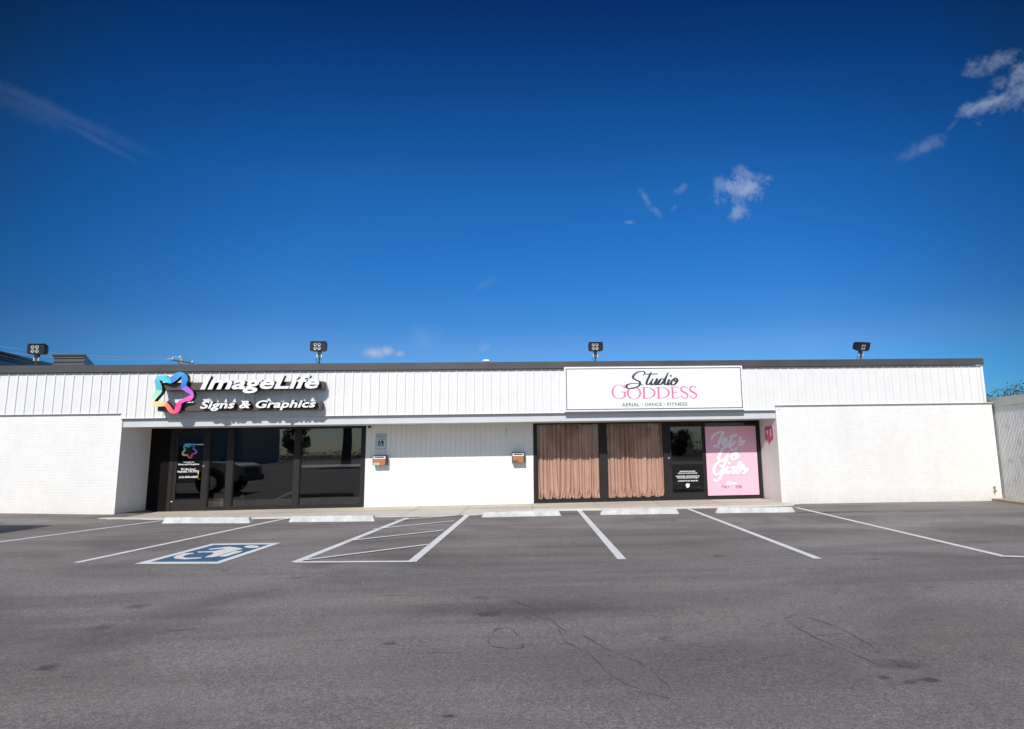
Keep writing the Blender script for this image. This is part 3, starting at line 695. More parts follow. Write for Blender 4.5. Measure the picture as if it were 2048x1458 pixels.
def resample(pts, n):
    p = spline(pts, 8); ls = [0]
    for a, b in zip(p, p[1:]): ls.append(ls[-1]+math.hypot(b[0]-a[0], b[1]-a[1]))
    out = []
    for k in range(n+1):
        t = ls[-1]*k/n; i = max(0, min(len(p)-2, next((j for j in range(len(ls)-1) if ls[j+1] >= t), len(p)-2)))
        f = (t-ls[i])/((ls[i+1]-ls[i]) or 1); out.append((p[i][0]+(p[i+1][0]-p[i][0])*f, p[i][1]+(p[i+1][1]-p[i][1])*f))
    return out
def star(to_xz, y, depth, name, parent, inset=0):
    mb = MB(); mb.col = []; n = 8
    ctr = (305, 310)
    for so, si, (ca, cb) in zip(TIPS_O, TIPS_I, STAR_C):
        ro, ri = resample(so, n), resample(si, n); vs = []
        for k in range(n+1):
            t = k/n; c = [ca[j]+(cb[j]-ca[j])*t for j in range(3)]; c = srgb(*c)
            for p in (ro[k], ri[k]):
                x, z = to_xz(*p); vs.append((x, y, z)); mb.col.append(c)
        mb.add(vs, [(2*k, 2*k+1, 2*k+3, 2*k+2) for k in range(n)], 0)
    face = mb.build(name, m_star, parent)
    if depth:
        sd = MB()
        for ring in (TIPS_O, TIPS_I):
            pts = [to_xz(*q) for s in ring for q in resample(s, n)[:-1]]; k = len(pts)
            sd.add([(p[0], y+.004, p[1]) for p in pts]+[(p[0], y+depth, p[1]) for p in pts], [(i, (i+1) % k, k+(i+1) % k, k+i) for i in range(k)], 0)
        sd.build(name+'_return', m_black, parent)
    return face
# small star on the door glass
k1 = (395-363.2)/475.
star(lambda a, b: (lambda p: (p.x, p.z))(at(363.5+(a-65)*.0655, 886.8+(b-76)*.0655, yt1)), yt1, 0, 'star_emblem', door1)

# ------------------------------------------------------------------ channel letter sign
YF = YB-.46                                        # letter faces stand off the siding
sgn = empty('channel_letter_sign', (at(470, 790, YF).x, YS, at(470, 790, YF).z), 'white raised italic letters with colourful ribbon star on brown raceways above the dark shop front', 'sign')
def zs(a, b, Y=YF): return at(290+a/5.535, 730+b/5.535, Y)
star(lambda a, b: (lambda p: (p.x, p.z))(zs(a, b)), YF, .15, 'star', sgn)
for (x0, t0, x1, t1, h) in ((200, 200, 1975, 180, 78), (155, 418, 1945, 408, 84)):
    YW = YB-.28; a = zs(x0, t0, YW); b = zs(x1, t1, YW); h_ = h/5.535/72.
    zt = (a.z+b.z)/2; MB().box(a.x, b.x, YW-.04, YS-.024, zt-h_, zt).build('raceway', m_race, sgn)
def channel(txt, box, bold, spacing=1.0, depth=.14):
    me = text_mesh(txt, bold=bold, shear=.24, extrude=.1, spacing=spacing, res=4)
    a, b = zs(box[0], box[3]), zs(box[2], box[1]); fit_mesh(me, (a.x, a.z), (b.x, b.z), YF, depth)
    bm = bmesh.new(); bm.from_mesh(me)
    bm.verts.ensure_lookup_table(); seen = set(); isl = []
    for v in bm.verts:
        if v.index in seen: continue
        st = [v]; seen.add(v.index); comp = []
        while st:
            q = st.pop(); comp.append(q.index)
            for e in q.link_edges:
                w = e.other_vert(q)
                if w.index not in seen: seen.add(w.index); st.append(w)
        isl.append(comp)
    # front, back and side shells of a glyph come as separate islands: join islands that overlap in x
    sk = lambda v: v.co.x-.24*v.co.z
    grp = []
    for comp in isl:
        xs = [sk(bm.verts[i]) for i in comp]; lo, hi = min(xs), max(xs)
        for g in grp:
            ov = min(hi, g[1])-max(lo, g[0])
            if ov > .35*min(hi-lo, g[1]-g[0]): g[0] = min(lo, g[0]); g[1] = max(hi, g[1]); g[2] |= set(comp); break
        else: grp.append([lo, hi, set(comp)])
    for lo, hi, ids in sorted(grp, key=lambda g: g[0]):
        mb = MB(); idx = {}
        for i in sorted(ids): idx[i] = len(mb.v); mb.v.append(tuple(bm.verts[i].co))
        for f in bm.faces:
            if f.verts[0].index in ids:
                mb.f.append([idx[v.index] for v in f.verts]); front = f.calc_center_median().y < YF+.002 and abs(f.normal.y) > .7
                mb.mi.append(0 if front else 1); mb.smooth.append(False)
        mb.build('letter', [m_white, m_black], sgn, fix=False)
    bm.free()
channel('ImageLife', (605, 110, 1932, 318), .028, spacing=1.02)
channel('Signs & Graphics', (605, 384, 1893, 510), .030, spacing=1.04)

# ------------------------------------------------------------------ cabinet sign
YC = YS-.16
p0 = at(1131.0, 823.5, YC); p1 = at(1485.5, 733, YC); t0 = at(1129, 736.5, YC); b1 = at(1486, 817.5, YC)
SX0, SX1 = (at(1128.6, 735, YC).x+at(1131.4, 824, YC).x)/2, (at(1481.6, 731, YC).x+at(1487, 818.5, YC).x)/2
SZ0, SZ1 = (at(1131.4, 824.5, YC).z+at(1487, 818.5, YC).z)/2, (at(1128.6, 735, YC).z+at(1481.6, 730.3, YC).z)/2
SX0 -= .016; SX1 += .034
cab = empty('sign_board', ((SX0+SX1)/2, YS, SZ0), 'white rectangular sign board with pink serif name and dark script above the curtained shop front', 'sign')
MB().box(SX0, SX1, YC, YS-.024, SZ0, SZ1).build('cabinet', m_white, cab, bevel=.006)
bo = MB(); y = YC-.003; g = .045; w = .022
for x0, x1, z0, z1 in ((SX0+g, SX1-g, SZ1-g-w, SZ1-g), (SX0+g, SX1-g, SZ0+g, SZ0+g+w), (SX0+g, SX0+g+w, SZ0+g+w, SZ1-g-w), (SX1-g-w, SX1-g, SZ0+g+w, SZ1-g-w)): bo.box(x0, x1, y, YC+.001, z0, z1)
bo.build('border', m_navy, cab)
def zc(a, b, Y): return at(1080+a/4.267, 670+b/4.267, Y)
def script(name, strokes, conv, y, mat, parent, dots=(), thick=(.03, .008), n=8):
    mb = MB(); i = 0
    for st in strokes:
        pts = [conv(*p) for p in st]; pts = spline([(p.x, p.z) for p in pts], n)
        ribbon(mb, pts, lambda t, dx, dz: thick[1]+(thick[0]-thick[1])*abs(dz)**1.3, y-.0009*i, rise=.0008); i += 1
    for dx, dz, r in dots:
        c = conv(dx, dz); mb.add([(c.x+r*math.cos(k*math.pi/6), y-.0009*i, c.z+r*math.sin(k*math.pi/6)) for k in range(12)], [list(range(12))])
    return mb.build(name, mat, parent)
STUDIO = [[(880, 345), (895, 322), (872, 310), (832, 318), (800, 343), (795, 366), (822, 385), (850, 400), (850, 425), (820, 446), (775, 458), (742, 450), (742, 428), (780, 414), (835, 414), (886, 430)],
          [(950, 316), (932, 352), (912, 396), (910, 420), (930, 420), (952, 396)], [(895, 334), (950, 333), (1008, 331)], [(966, 370), (950, 400), (952, 424), (976, 414), (1000, 372), (988, 404), (990, 424), (1012, 410), (1030, 385)],
          [(1062, 378), (1038, 374), (1012, 398), (1010, 420), (1032, 420), (1058, 388), (1094, 320)], [(1094, 320), (1066, 390), (1064, 420), (1086, 414), (1104, 378), (1092, 404), (1092, 424), (1116, 408), (1138, 374)],
          [(1150, 368), (1128, 386), (1118, 412), (1132, 426), (1158, 412), (1170, 384), (1156, 368), (1142, 380), (1160, 396), (1186, 388)]]
script('script_lettering', STUDIO, lambda a, b: zc(a, b, YC), YC-.006, m_navy, cab, [(1116, 348, .026)], (.064, .020))
# serif capitals, stroke by stroke: (outer, inner) shapes on a unit square
def serif(mb, ch, x0, z0, w, h, y, th, tn):
    cnt = [0]
    def quad(pts): cnt[0] += 1; mb.add([(x0+a*w, y-.0004*cnt[0], z0+b*h) for a, b in pts], [list(range(len(pts)))])
    W = th/w; T = tn/h; S = tn/w
    def bowl(cx, cz, rx, rz, a0, a1, thick, thin):
        n = 22; vs = []
        for i in range(n+1):
            a = math.radians(a0+(a1-a0)*i/n); t = thin+(thick-thin)*abs(math.cos(a))**1.4
            for r in (0, 1):
                vs.append((x0+(cx+(rx-r*t/w)*math.cos(a))*w, y, z0+(cz+(rz-r*(t*.75)/h)*math.sin(a))*h))
        mb.add(vs, [(2*i, 2*i+1, 2*i+3, 2*i+2) for i in range(n)])
    if ch == 'O': bowl(.5, .5, .5, .52, 0, 360, th, tn)
    if ch == 'D':
        quad([(.08, 0), (.08+W, 0), (.08+W, 1), (.08, 1)]); quad([(0, 0), (.3, 0), (.3, T), (0, T)]); quad([(0, 1-T), (.3, 1-T), (.3, 1), (0, 1)])
        bowl(.3, .5, .7, .5, -90, 90, th, tn)
    if ch == 'G':
        bowl(.5, .5, .5, .52, 42, 318, th, tn); quad([(.80, .08), (.80+W, .14), (.80+W, .46), (.80, .46)]); quad([(.62, .46), (1.02, .46), (1.02, .46+T), (.62, .46+T)])
        quad([(.80, .80), (.90, .68), (.90, .98), (.86, .98)])
    if ch == 'E':
        quad([(.12, 0), (.12+W, 0), (.12+W, 1), (.12, 1)])
        for b, r in ((0, .95), (.5-T/2, .72), (1-T, .9)): quad([(0 if b != .5-T/2 else .12, b), (r, b), (r, b+T), (0 if b != .5-T/2 else .12, b+T)])
        quad([(.95-S, T), (.95, T), (1.0, .24), (.97, .24)]); quad([(.9-S, 1-T), (.9, 1-T), (.92, .8), (.89, .8)]); quad([(.70, .38), (.73, .38), (.73, .62), (.70, .62)])
    if ch == 'S':
        pts = spline([(.86, .80), (.66, .97), (.40, .97), (.16, .84), (.18, .65), (.45, .53), (.74, .41), (.88, .24), (.72, .05), (.42, .02), (.12, .19)], 8)
        pts = [(x0+a*w, z0+b*h) for a, b in pts]; ribbon(mb, pts, lambda t, dx, dz: tn+(th-tn)*(math.sin(math.pi*t)**2), y, taper=False)
        quad([(.82, .72), (.88, .72), (.90, .98), (.86, .98)]); quad([(.08, .02), (.12, .02), (.16, .30), (.10, .30)])
def serif_word(name, letters, conv, y, mat, parent, thk=(.034, .012)):
    mb = MB()
    for ch, l, t, r, b in letters:
        p, q = conv(l, b), conv(r, t); serif(mb, ch, p.x, p.z, q.x-p.x, q.z-p.z, y, *thk)
    return mb.build(name, mat, parent)
GOD = [('G', 612, 424, 738, 546), ('O', 742, 444, 862, 548), ('D', 872, 444, 985, 544), ('D', 996, 443, 1106, 543), ('E', 1116, 440, 1186, 542), ('S', 1196, 438, 1266, 542), ('S', 1272, 436, 1340, 542)]
serif_word('serif_lettering', GOD, lambda a, b: zc(a, b, YC), YC-.003, m_pink, cab, (.052, .020))
def zbox(l, t, r, b): return (1080+l/4.267, 670+t/4.267, 1080+r/4.267, 670+b/4.267)
for t, bx in (('AERIAL', (699, 580, 850, 609)), ('DANCE', (895, 578, 1040, 606)), ('FITNESS', (1086, 576, 1258, 604)), ('|', (873, 581, 876, 608)), ('|', (1064, 579, 1067, 606))):
    print_text('small_lettering', t, zbox(*bx), YC-.003, m_navy, cab, bold=.006)

# ------------------------------------------------------------------ pink window poster
yp = YR+.025
pst = empty('window_poster', ((px0+px1)/2, yp, SZ+.03), 'pale pink window poster with big white script lettering beside the glass door', 'poster')
MB().box(X(1411.8), X(1517.6), yp, yp+.004, SZ+.035, Z(1460, 852.5)).build('sheet', m_poster, pst)
def zp(a, b): return at(1400+a/8.576, 840+b/8.576, yp)
LETS = [[(205, 335), (212, 290), (262, 240), (335, 203), (385, 213), (382, 255), (350, 320), (325, 400), (295, 445), (255, 458), (252, 440), (290, 450), (340, 485)],
        [(388, 385), (430, 370), (455, 330), (430, 308), (398, 345), (390, 400), (415, 430), (460, 410), (500, 360)], [(566, 235), (535, 320), (510, 400), (525, 432), (565, 415), (605, 350)], [(488, 285), (550, 280), (620, 262)],
        [(625, 235), (603, 285)], [(640, 395), (680, 345), (698, 290), (690, 330), (715, 380), (700, 425), (660, 435), (655, 418)], [(712, 405), (740, 385), (768, 340)],
        [(625, 460), (618, 495), (575, 515), (530, 515)], [(545, 520), (520, 470), (470, 448), (395, 490), (345, 570), (320, 650), (340, 705), (390, 690), (440, 635), (478, 580)], [(478, 580), (450, 690), (410, 775), (365, 795), (335, 765)],
        [(600, 560), (555, 590), (540, 645), (570, 680), (625, 650), (640, 600), (610, 565), (600, 600), (640, 625), (690, 600)],
        [(440, 735), (400, 700), (320, 720), (255, 790), (235, 880), (262, 935), (325, 915), (380, 850), (410, 800)], [(410, 800), (385, 910), (330, 1010), (275, 1050), (243, 1025), (270, 1005)],
        [(478, 785), (450, 860), (450, 910), (485, 915), (515, 860)], [(520, 800), (545, 820), (592, 800), (565, 870), (565, 915), (605, 890)], [(605, 890), (655, 820), (690, 745), (680, 725), (650, 800), (625, 880), (640, 920), (680, 890)],
        [(670, 900), (715, 830), (742, 770), (738, 810), (775, 860), (750, 910), (700, 915)], [(765, 885), (795, 860), (820, 820)]]
script('script_lettering', LETS, zp, yp-.004, m_postw, pst, [(500, 742, .042)], (.090, .050))
script('small_script', [[((a-740)*.43+445, (b-310)*.42+1052) for a, b in s] for s in STUDIO], zp, yp-.004, m_postw, pst, (), (.03, .012))
sw = lambda x: 372+(x-612)*.475
GW = [(c, sw(l), 1115+(t-424)*.46, sw(r), 1115+(b-424)*.46) for c, l, t, r, b in GOD]
serif_word('serif_lettering', GW[:2]+GW[4:], zp, yp-.003, m_brown, pst, (.022, .008)); serif_word('faded_lettering', GW[2:4], zp, yp-.003, m_faint, pst, (.022, .008))

# ------------------------------------------------------------------ heart badge on the right brick return
xb = XR0-.012
def atx(px, py, Xc): d = ray(px, py); return CAM+d*(Xc/d.x)
bd = empty('wall_badge', (xb, 17.1, 2.0), 'deep pink speech bubble badge with white heart on the brick return', 'wall sign')
# corners of the bubble on the plane X = xb
q = [atx(*p, xb) for p in ((1528.5, 853.5), (1544.5, 851.5), (1546.5, 880.5), (1531, 881.5))]
yl = (q[0].y+q[3].y)/2; yr_ = (q[1].y+q[2].y)/2; zt = (q[0].z+q[1].z)/2; zb_ = (q[2].z+q[3].z)/2
def rr(y0, y1, z0, z1, r, n=5):
    out = []
    for cy, cz, a0 in ((y1-r, z1-r, 0), (y0+r, z1-r, 90), (y0+r, z0+r, 180), (y1-r, z0+r, 270)):
        for k in range(n+1): a = math.radians(a0+90*k/n); out.append((cy+r*math.cos(a), cz+r*math.sin(a)))
    return out
ylo, yhi = min(yl, yr_), max(yl, yr_); wd = yhi-ylo
o_ = rr(ylo, yhi, zb_, zt, wd*.18); cut = 12
ym_ = (ylo+yhi)/2; o_ = o_[:18]+[(ym_-.09, zb_), (ym_, zb_-.12), (ym_+.09, zb_)]+o_[18:]
bb = MB(); bb.prism(o_, xb, xb+.012, axis='x'); bb.build('bubble', m_badge, bd)
hp = [(0, -.42), (.42, .06), (.40, .30), (.22, .40), (.05, .30), (0, .20), (-.05, .30), (-.22, .40), (-.40, .30), (-.42, .06)]
hs = wd*.36; cz = (zt+zb_)/2+.02; cy_ = ym_+wd*.17
hb = MB(); hb.add([(xb-.003, cy_-a*hs, cz+b*hs) for a, b in hp], [list(range(len(hp)))]); hb.build('heart', m_postw, bd)
nb = MB(); cy2 = ym_-wd*.24
nb.add([(xb-.003, cy2+.022, cz-.11), (xb-.003, cy2-.022, cz-.11), (xb-.003, cy2-.022, cz+.11), (xb-.003, cy2+.022, cz+.11)], [(0, 1, 2, 3)])
nb.add([(xb-.003, cy2+.022, cz+.11), (xb-.003, cy2+.06, cz+.07), (xb-.003, cy2+.06, cz+.045), (xb-.003, cy2+.022, cz+.075)], [(0, 1, 2, 3)]); nb.build('number', m_postw, bd)

# ------------------------------------------------------------------ curtains
def curtain(x0, x1, seed, label):
    rnd = random.Random(seed); nx = 330; nz = 46; zt, zb = HZ-.01, FLOOR+.085
    bs = [x0]                                        # pleats: wide rounded fronts parted by narrow deep creases
    while bs[-1] < x1: bs.append(bs[-1]+rnd.choice((.045, .06, .08, .10, .13, .19)))
    am = [rnd.uniform(.05, .13) for _ in bs]; sl_ = [rnd.uniform(-.13, .13) for _ in bs]; pw = [rnd.choice((2, 3, 5)) for _ in bs]
    vs = []
    for j in range(nz+1):
        t = j/nz; z = zt+(zb-zt)*t; q = max(0, t-.45)**1.4
        bb_ = [b_+(s_*q if 0 < k < len(bs)-1 else 0) for k, (b_, s_) in enumerate(zip(bs, sl_))]
        for k in range(1, len(bb_)): bb_[k] = max(bb_[k], bb_[k-1]+.02)
        k = 0
        for i in range(nx+1):
            x = x0+(x1-x0)*i/nx
            while k < len(bb_)-2 and x > bb_[k+1]: k += 1
            u = max(-1, min(1, 2*(x-bb_[k])/(bb_[k+1]-bb_[k])-1)); d = am[k]*(1-abs(u)**pw[k])*(.8+.3*t)+.012*math.sin(x*37+k)
            if t > .84:                              # puddled hem
                h = (t-.84)/.16; d += .06*h*(math.sin(x*31+seed)*math.sin(x*13.7+h*4+seed)+.6*math.sin(x*67+h*6))
            zz = z+(.035*math.sin(x*23+seed)*((t-.9)/.1)**2 if t > .9 else 0)
            vs.append((x, YR+.25-d, max(FLOOR+.03, zz)))
    mb = MB(); w = nx+1
    mb.add(vs, [(j*w+i, j*w+i+1, (j+1)*w+i+1, (j+1)*w+i) for j in range(nz) for i in range(nx)], 0, True)
    o = mb.build('curtain', m_curt, fix=False); rebase(o, ((x0+x1)/2, YR+.3, FLOOR)); sm = o.modifiers.new('thickness', 'SOLIDIFY'); sm.thickness = .004
    return tag(o, label, 'curtain', 'blush curtains behind the shop windows')
curtain(X(1074), X(1199), 3, 'blush pink floor length curtain in the window next to the white panel wall')
curtain(X(1215), X(1329), 11, 'blush pink floor length curtain in the window next to the glass door')

# roller shade and things inside the left shop
s0, s1 = X(600.5), X(721)
yh = YR+.068
shd = empty('roller_shade', ((s0+s1)/2, yh, Z(660, 932, yh)), 'dark grey half lowered roller shade with pale bottom bar inside the left shop window', 'window shade')
MB().box(s0+.02, s1-.02, yh, yh+.003, Z(660, 930, yh), HZ).build('cloth', m_shade, shd)
MB().box(s0+.015, s1-.015, yh-.012, yh+.012, Z(660, 934, yh), Z(660, 929, yh)).build('bottom_bar', m_postw, shd)
ya = YR+.25; ca = at(427, 986.5, ya); cb = at(446.5, 1016, ya)
bx_ = MB().box(ca.x, cb.x, ya, ya+.32, FLOOR+.002, ca.z).build('cardboard_box', m_card, bevel=.004); tag(rebase(bx_, ((ca.x+cb.x)/2, ya, FLOOR)), 'plain brown cardboard box standing behind the narrow window by the left door', 'box')
bl = MB()
for k in range(3): bl.box(cb.x-.09, cb.x-.03, ya-.004, ya-.001, FLOOR+.06+k*.09, FLOOR+.12+k*.09)
bl.build('sticker', m_postw, bx_)
ys_ = YR+.9
def zq(a, b): p = at(280+a/4.288, 720+b/4.288, ys_); return (p.x, ys_, p.z)
stn = empty('tripod_stand', (zq(870, 1200)[0], ys_, FLOOR), 'small brass tripod stand in the dark window of the left shop', 'stand')
for a, b in (((885, 1120), (845, 1215)), ((885, 1120), (905, 1215)), ((885, 1120), (880, 1225))):
    pa, pb = zq(*a), zq(*b); MB().tube([pa, (pb[0], pb[1]+random.uniform(-.15, .15), FLOOR+.01)], .012, 6).build('leg', m_gold, stn)
MB().tube([zq(885, 1120), zq(880, 1065)], .012, 6).build('post', m_gold, stn); MB().tube([zq(850, 1065), zq(900, 1062), zq(905, 1095)], .009, 6).build('crossbar', m_gold, stn)

# ------------------------------------------------------------------ parking sign, security camera, mailboxes
yk = YR-.012
pz0, pz1, pxa, pxb = at(761, 898.5, yk).z, at(763, 868, yk).z, at(751.5, 884, yk).x, at(772.5, 884, yk).x
psg = empty('parking_sign', ((pxa+pxb)/2, yk, pz0), 'small pale reserved parking sign with teal border and blue wheelchair square', 'sign')
def rrect(x0, x1, z0, z1, r, y, m, name, par, d=.004):
    return MB().prism([(a, b) for a, b in rr(x0, x1, z0, z1, r, 3)], y, y+d).build(name, m, par)
rrect(pxa, pxb, pz0, pz1, .02, yk, m_teal, 'plate', psg, .008)
rrect(pxa+.014, pxb-.014, pz0+.014, pz1-.014, .012, yk-.002, m_pale, 'face', psg, .003)
print_text('lettering', 'RESERVED', (754.2, 871, 770.8, 875.6), yk-.004, m_teal, psg, bold=.012); print_text('lettering', 'PARKING', (755.5, 876.8, 769.6, 880.8), yk-.004, m_teal, psg, bold=.012)
sx0, sx1, sz0, sz1 = at(756, 892, yk).x, at(767.2, 892, yk).x, at(761, 892.5, yk).z, at(761, 881.7, yk).z
MB().box(sx0, sx1, yk-.006, yk-.0025, sz0, sz1).build('blue_square', m_sblue, psg)
wf = MB(); cvx = lambda x, z: (sx0+x*(sx1-sx0), sz0+z*(sz1-sz0))
def wr(pts, w): ribbon(wf, [cvx(*p) for p in pts], w*(sx1-sx0), yk-.008, taper=False)
def wdsc(x, z, r): wf.add([(cvx(x, z)[0]+r*.16*math.cos(a*math.pi/6), yk-.008, cvx(x, z)[1]+r*.16*math.sin(a*math.pi/6)) for a in range(12)], [list(range(12))])
figure(wr, wdsc); wf.build('wheelchair_figure', m_postw, psg)
cc = at(739, 853.5, YR-.06)
scm = empty('security_camera', (cc.x, YR, cc.z), 'small round dome security camera high on the white panel wall', 'camera')
def dome(c, r, seg=16, ring=6, squash=1):
    mb = MB(); vs = [(c[0], c[1]-r*squash, c[2])]
    for j in range(1, ring+1):
        a = math.pi/2*j/ring
        for k in range(seg): b = 2*math.pi*k/seg; vs.append((c[0]+r*math.sin(a)*math.cos(b), c[1]-r*squash*math.cos(a), c[2]+r*math.sin(a)*math.sin(b)))
    fs = [(0, 1+(k+1) % seg, 1+k) for k in range(seg)]
    for j in range(ring-1):
        for k in range(seg): k2 = (k+1) % seg; fs.append((1+j*seg+k, 1+j*seg+k2, 1+(j+1)*seg+k2, 1+(j+1)*seg+k))
    mb.add(vs, fs, 0, True); return mb
MB().tube([(cc.x, YR-.055, cc.z), (cc.x, YR-.002, cc.z)], .062, 20).build('base', m_postw, scm); dome((cc.x, YR-.054, cc.z), .046).build('dome', m_carg, scm)
def mailbox(l, t, r, b, label, plate_mat, number):
    d = .225; yf = YR-d; p0 = at(l, b, yf); p1 = at(r, t, yf); x0, x1, z0, z1 = p0.x, p1.x, p0.z, p1.z; w = x1-x0; h = z1-z0
    m = empty('mailbox', ((x0+x1)/2, YR, z0), label, 'mailbox', 'wall mailboxes')
    mb = MB(); mb.prism([(YR-.002, z0), (YR-.002, z1), (yf+.03, z1), (yf+.012, z1-.02), (yf+.012, z0)], x0, x1, axis='x'); mb.build('body', m_blackm, m)
    zs_ = z0+h*.66
    MB().box(x0+.022, x1-.022, yf-.002, yf+.0125, z0+.004, zs_-.004).build('wood_front', m_wood, m, bevel=.002)
    fr = MB(); hb_ = (z1-.03-zs_); 
    fr.box(x0+.022, x1-.022, yf-.006, yf+.012, zs_, zs_+hb_*.34); fr.box(x0+.022, x1-.022, yf-.006, yf+.012, z1-.03-hb_*.14, z1-.03)
    fr.box(x0+.022, x0+.05, yf-.006, yf+.012, zs_+hb_*.34, z1-.03-hb_*.14); fr.box(x1-.05, x1-.022, yf-.006, yf+.012, zs_+hb_*.34, z1-.03-hb_*.14); fr.build('slot_frame', m_postw, m)
    MB().box(x0+.05, x1-.05, yf+.006, yf+.011, zs_+hb_*.34, z1-.03-hb_*.14).build('slot', m_black, m)
    pl = MB().box(x0+.03, x0+.03+w*.42, yf-.008, yf-.003, z0+.008, z0+.008+h*.22).build('number_plate', plate_mat, m)
    me = fit_mesh(text_mesh(number, bold=.012), (x0+.05, z0+.022), (x0+.01+w*.42, z0+h*.22-.006), yf-.010); me.materials.append(m_black); link('number', me, pl)
    MB().tube([(x0+.055, yf-.006, zs_-.05), (x0+.055, yf+.002, zs_-.05)], .009, 8).build('lock', m_steel, m)
mailbox(744.8, 910.5, 772.5, 930.8, 'black wall mailbox with wood front and pale number plate under the parking sign', m_pale, '921')
mailbox(1023.7, 904.5, 1048.8, 925.6, 'black wall mailbox with wood front and dark number plate beside the curtained window', plain('grey_plate', (.13, .12, .12), .5), '923')

# ------------------------------------------------------------------ wheel stops
def wheel_stop(pa, pb, h, label, first=None, d=.155):
    a, b = gat(*pa), gat(*pb); L = (b-a).length; ang = math.atan2(b.y-a.y, b.x-a.x); mid = (a+b)/2
    mb = MB(); rnd = random.Random(int(pa[0])); n = 10
    prof = [(0, 0), (.025, h*.82), (.045, h), (d-.045, h), (d-.025, h*.82), (d, 0)]
    vs = []
    for i in range(n+1):
        x = -L/2+L*i/n
        for k, (y, z) in enumerate(prof):
            end = (i in (0, n)); xx = x
            if end: xx = x-(1 if i else -1)*(.055 if z > h*.9 else .045 if z > 0 else 0)
            vs.append((xx, y+rnd.uniform(-.003, .003)*(z > 0), z+rnd.uniform(-.004, .003)*(z > 0)))
    k = len(prof); fs = [(i*k+j, (i+1)*k+j, (i+1)*k+j+1, i*k+j+1) for i in range(n) for j in range(k-1)]+[list(range(k)), list(range(n*k+k-1, n*k-1, -1))]
    mb.add(vs, fs); o = mb.build('wheel_stop', m_stop)
    o.location = (mid.x, mid.y, mid.z-.004); o.rotation_euler = (0, -math.atan2(b.z-a.z, L), ang)
    tag(o, label, 'wheel stop', 'wheel stops in front of the shops')
    for s in (-.31, .31):
        pin = MB().tube([(L*s, d/2, h-.01), (L*s, d/2, h+.006)], .016, 8); me = pin.build('steel_pin', m_race); me.parent = o
    return o
wheel_stop((323, 1046.8), (499.5, 1046.2), .125, 'white concrete wheel stop in front of the dark door of the left shop')
wheel_stop((577, 1044.2), (749, 1042.6), .125, 'white concrete wheel stop in front of the window with the roller shade')
wheel_stop((963, 1034.8), (1122.5, 1031.4), .115, 'white concrete wheel stop just right of the hatched aisle')
ws4 = wheel_stop((1200.5, 1029.8), (1358.5, 1027.6), .115, 'white concrete wheel stop with scuffed left end before the blush curtains')
wheel_stop((1432.5, 1026.4), (1591, 1024.6), .12, 'white concrete wheel stop in front of the pink poster')

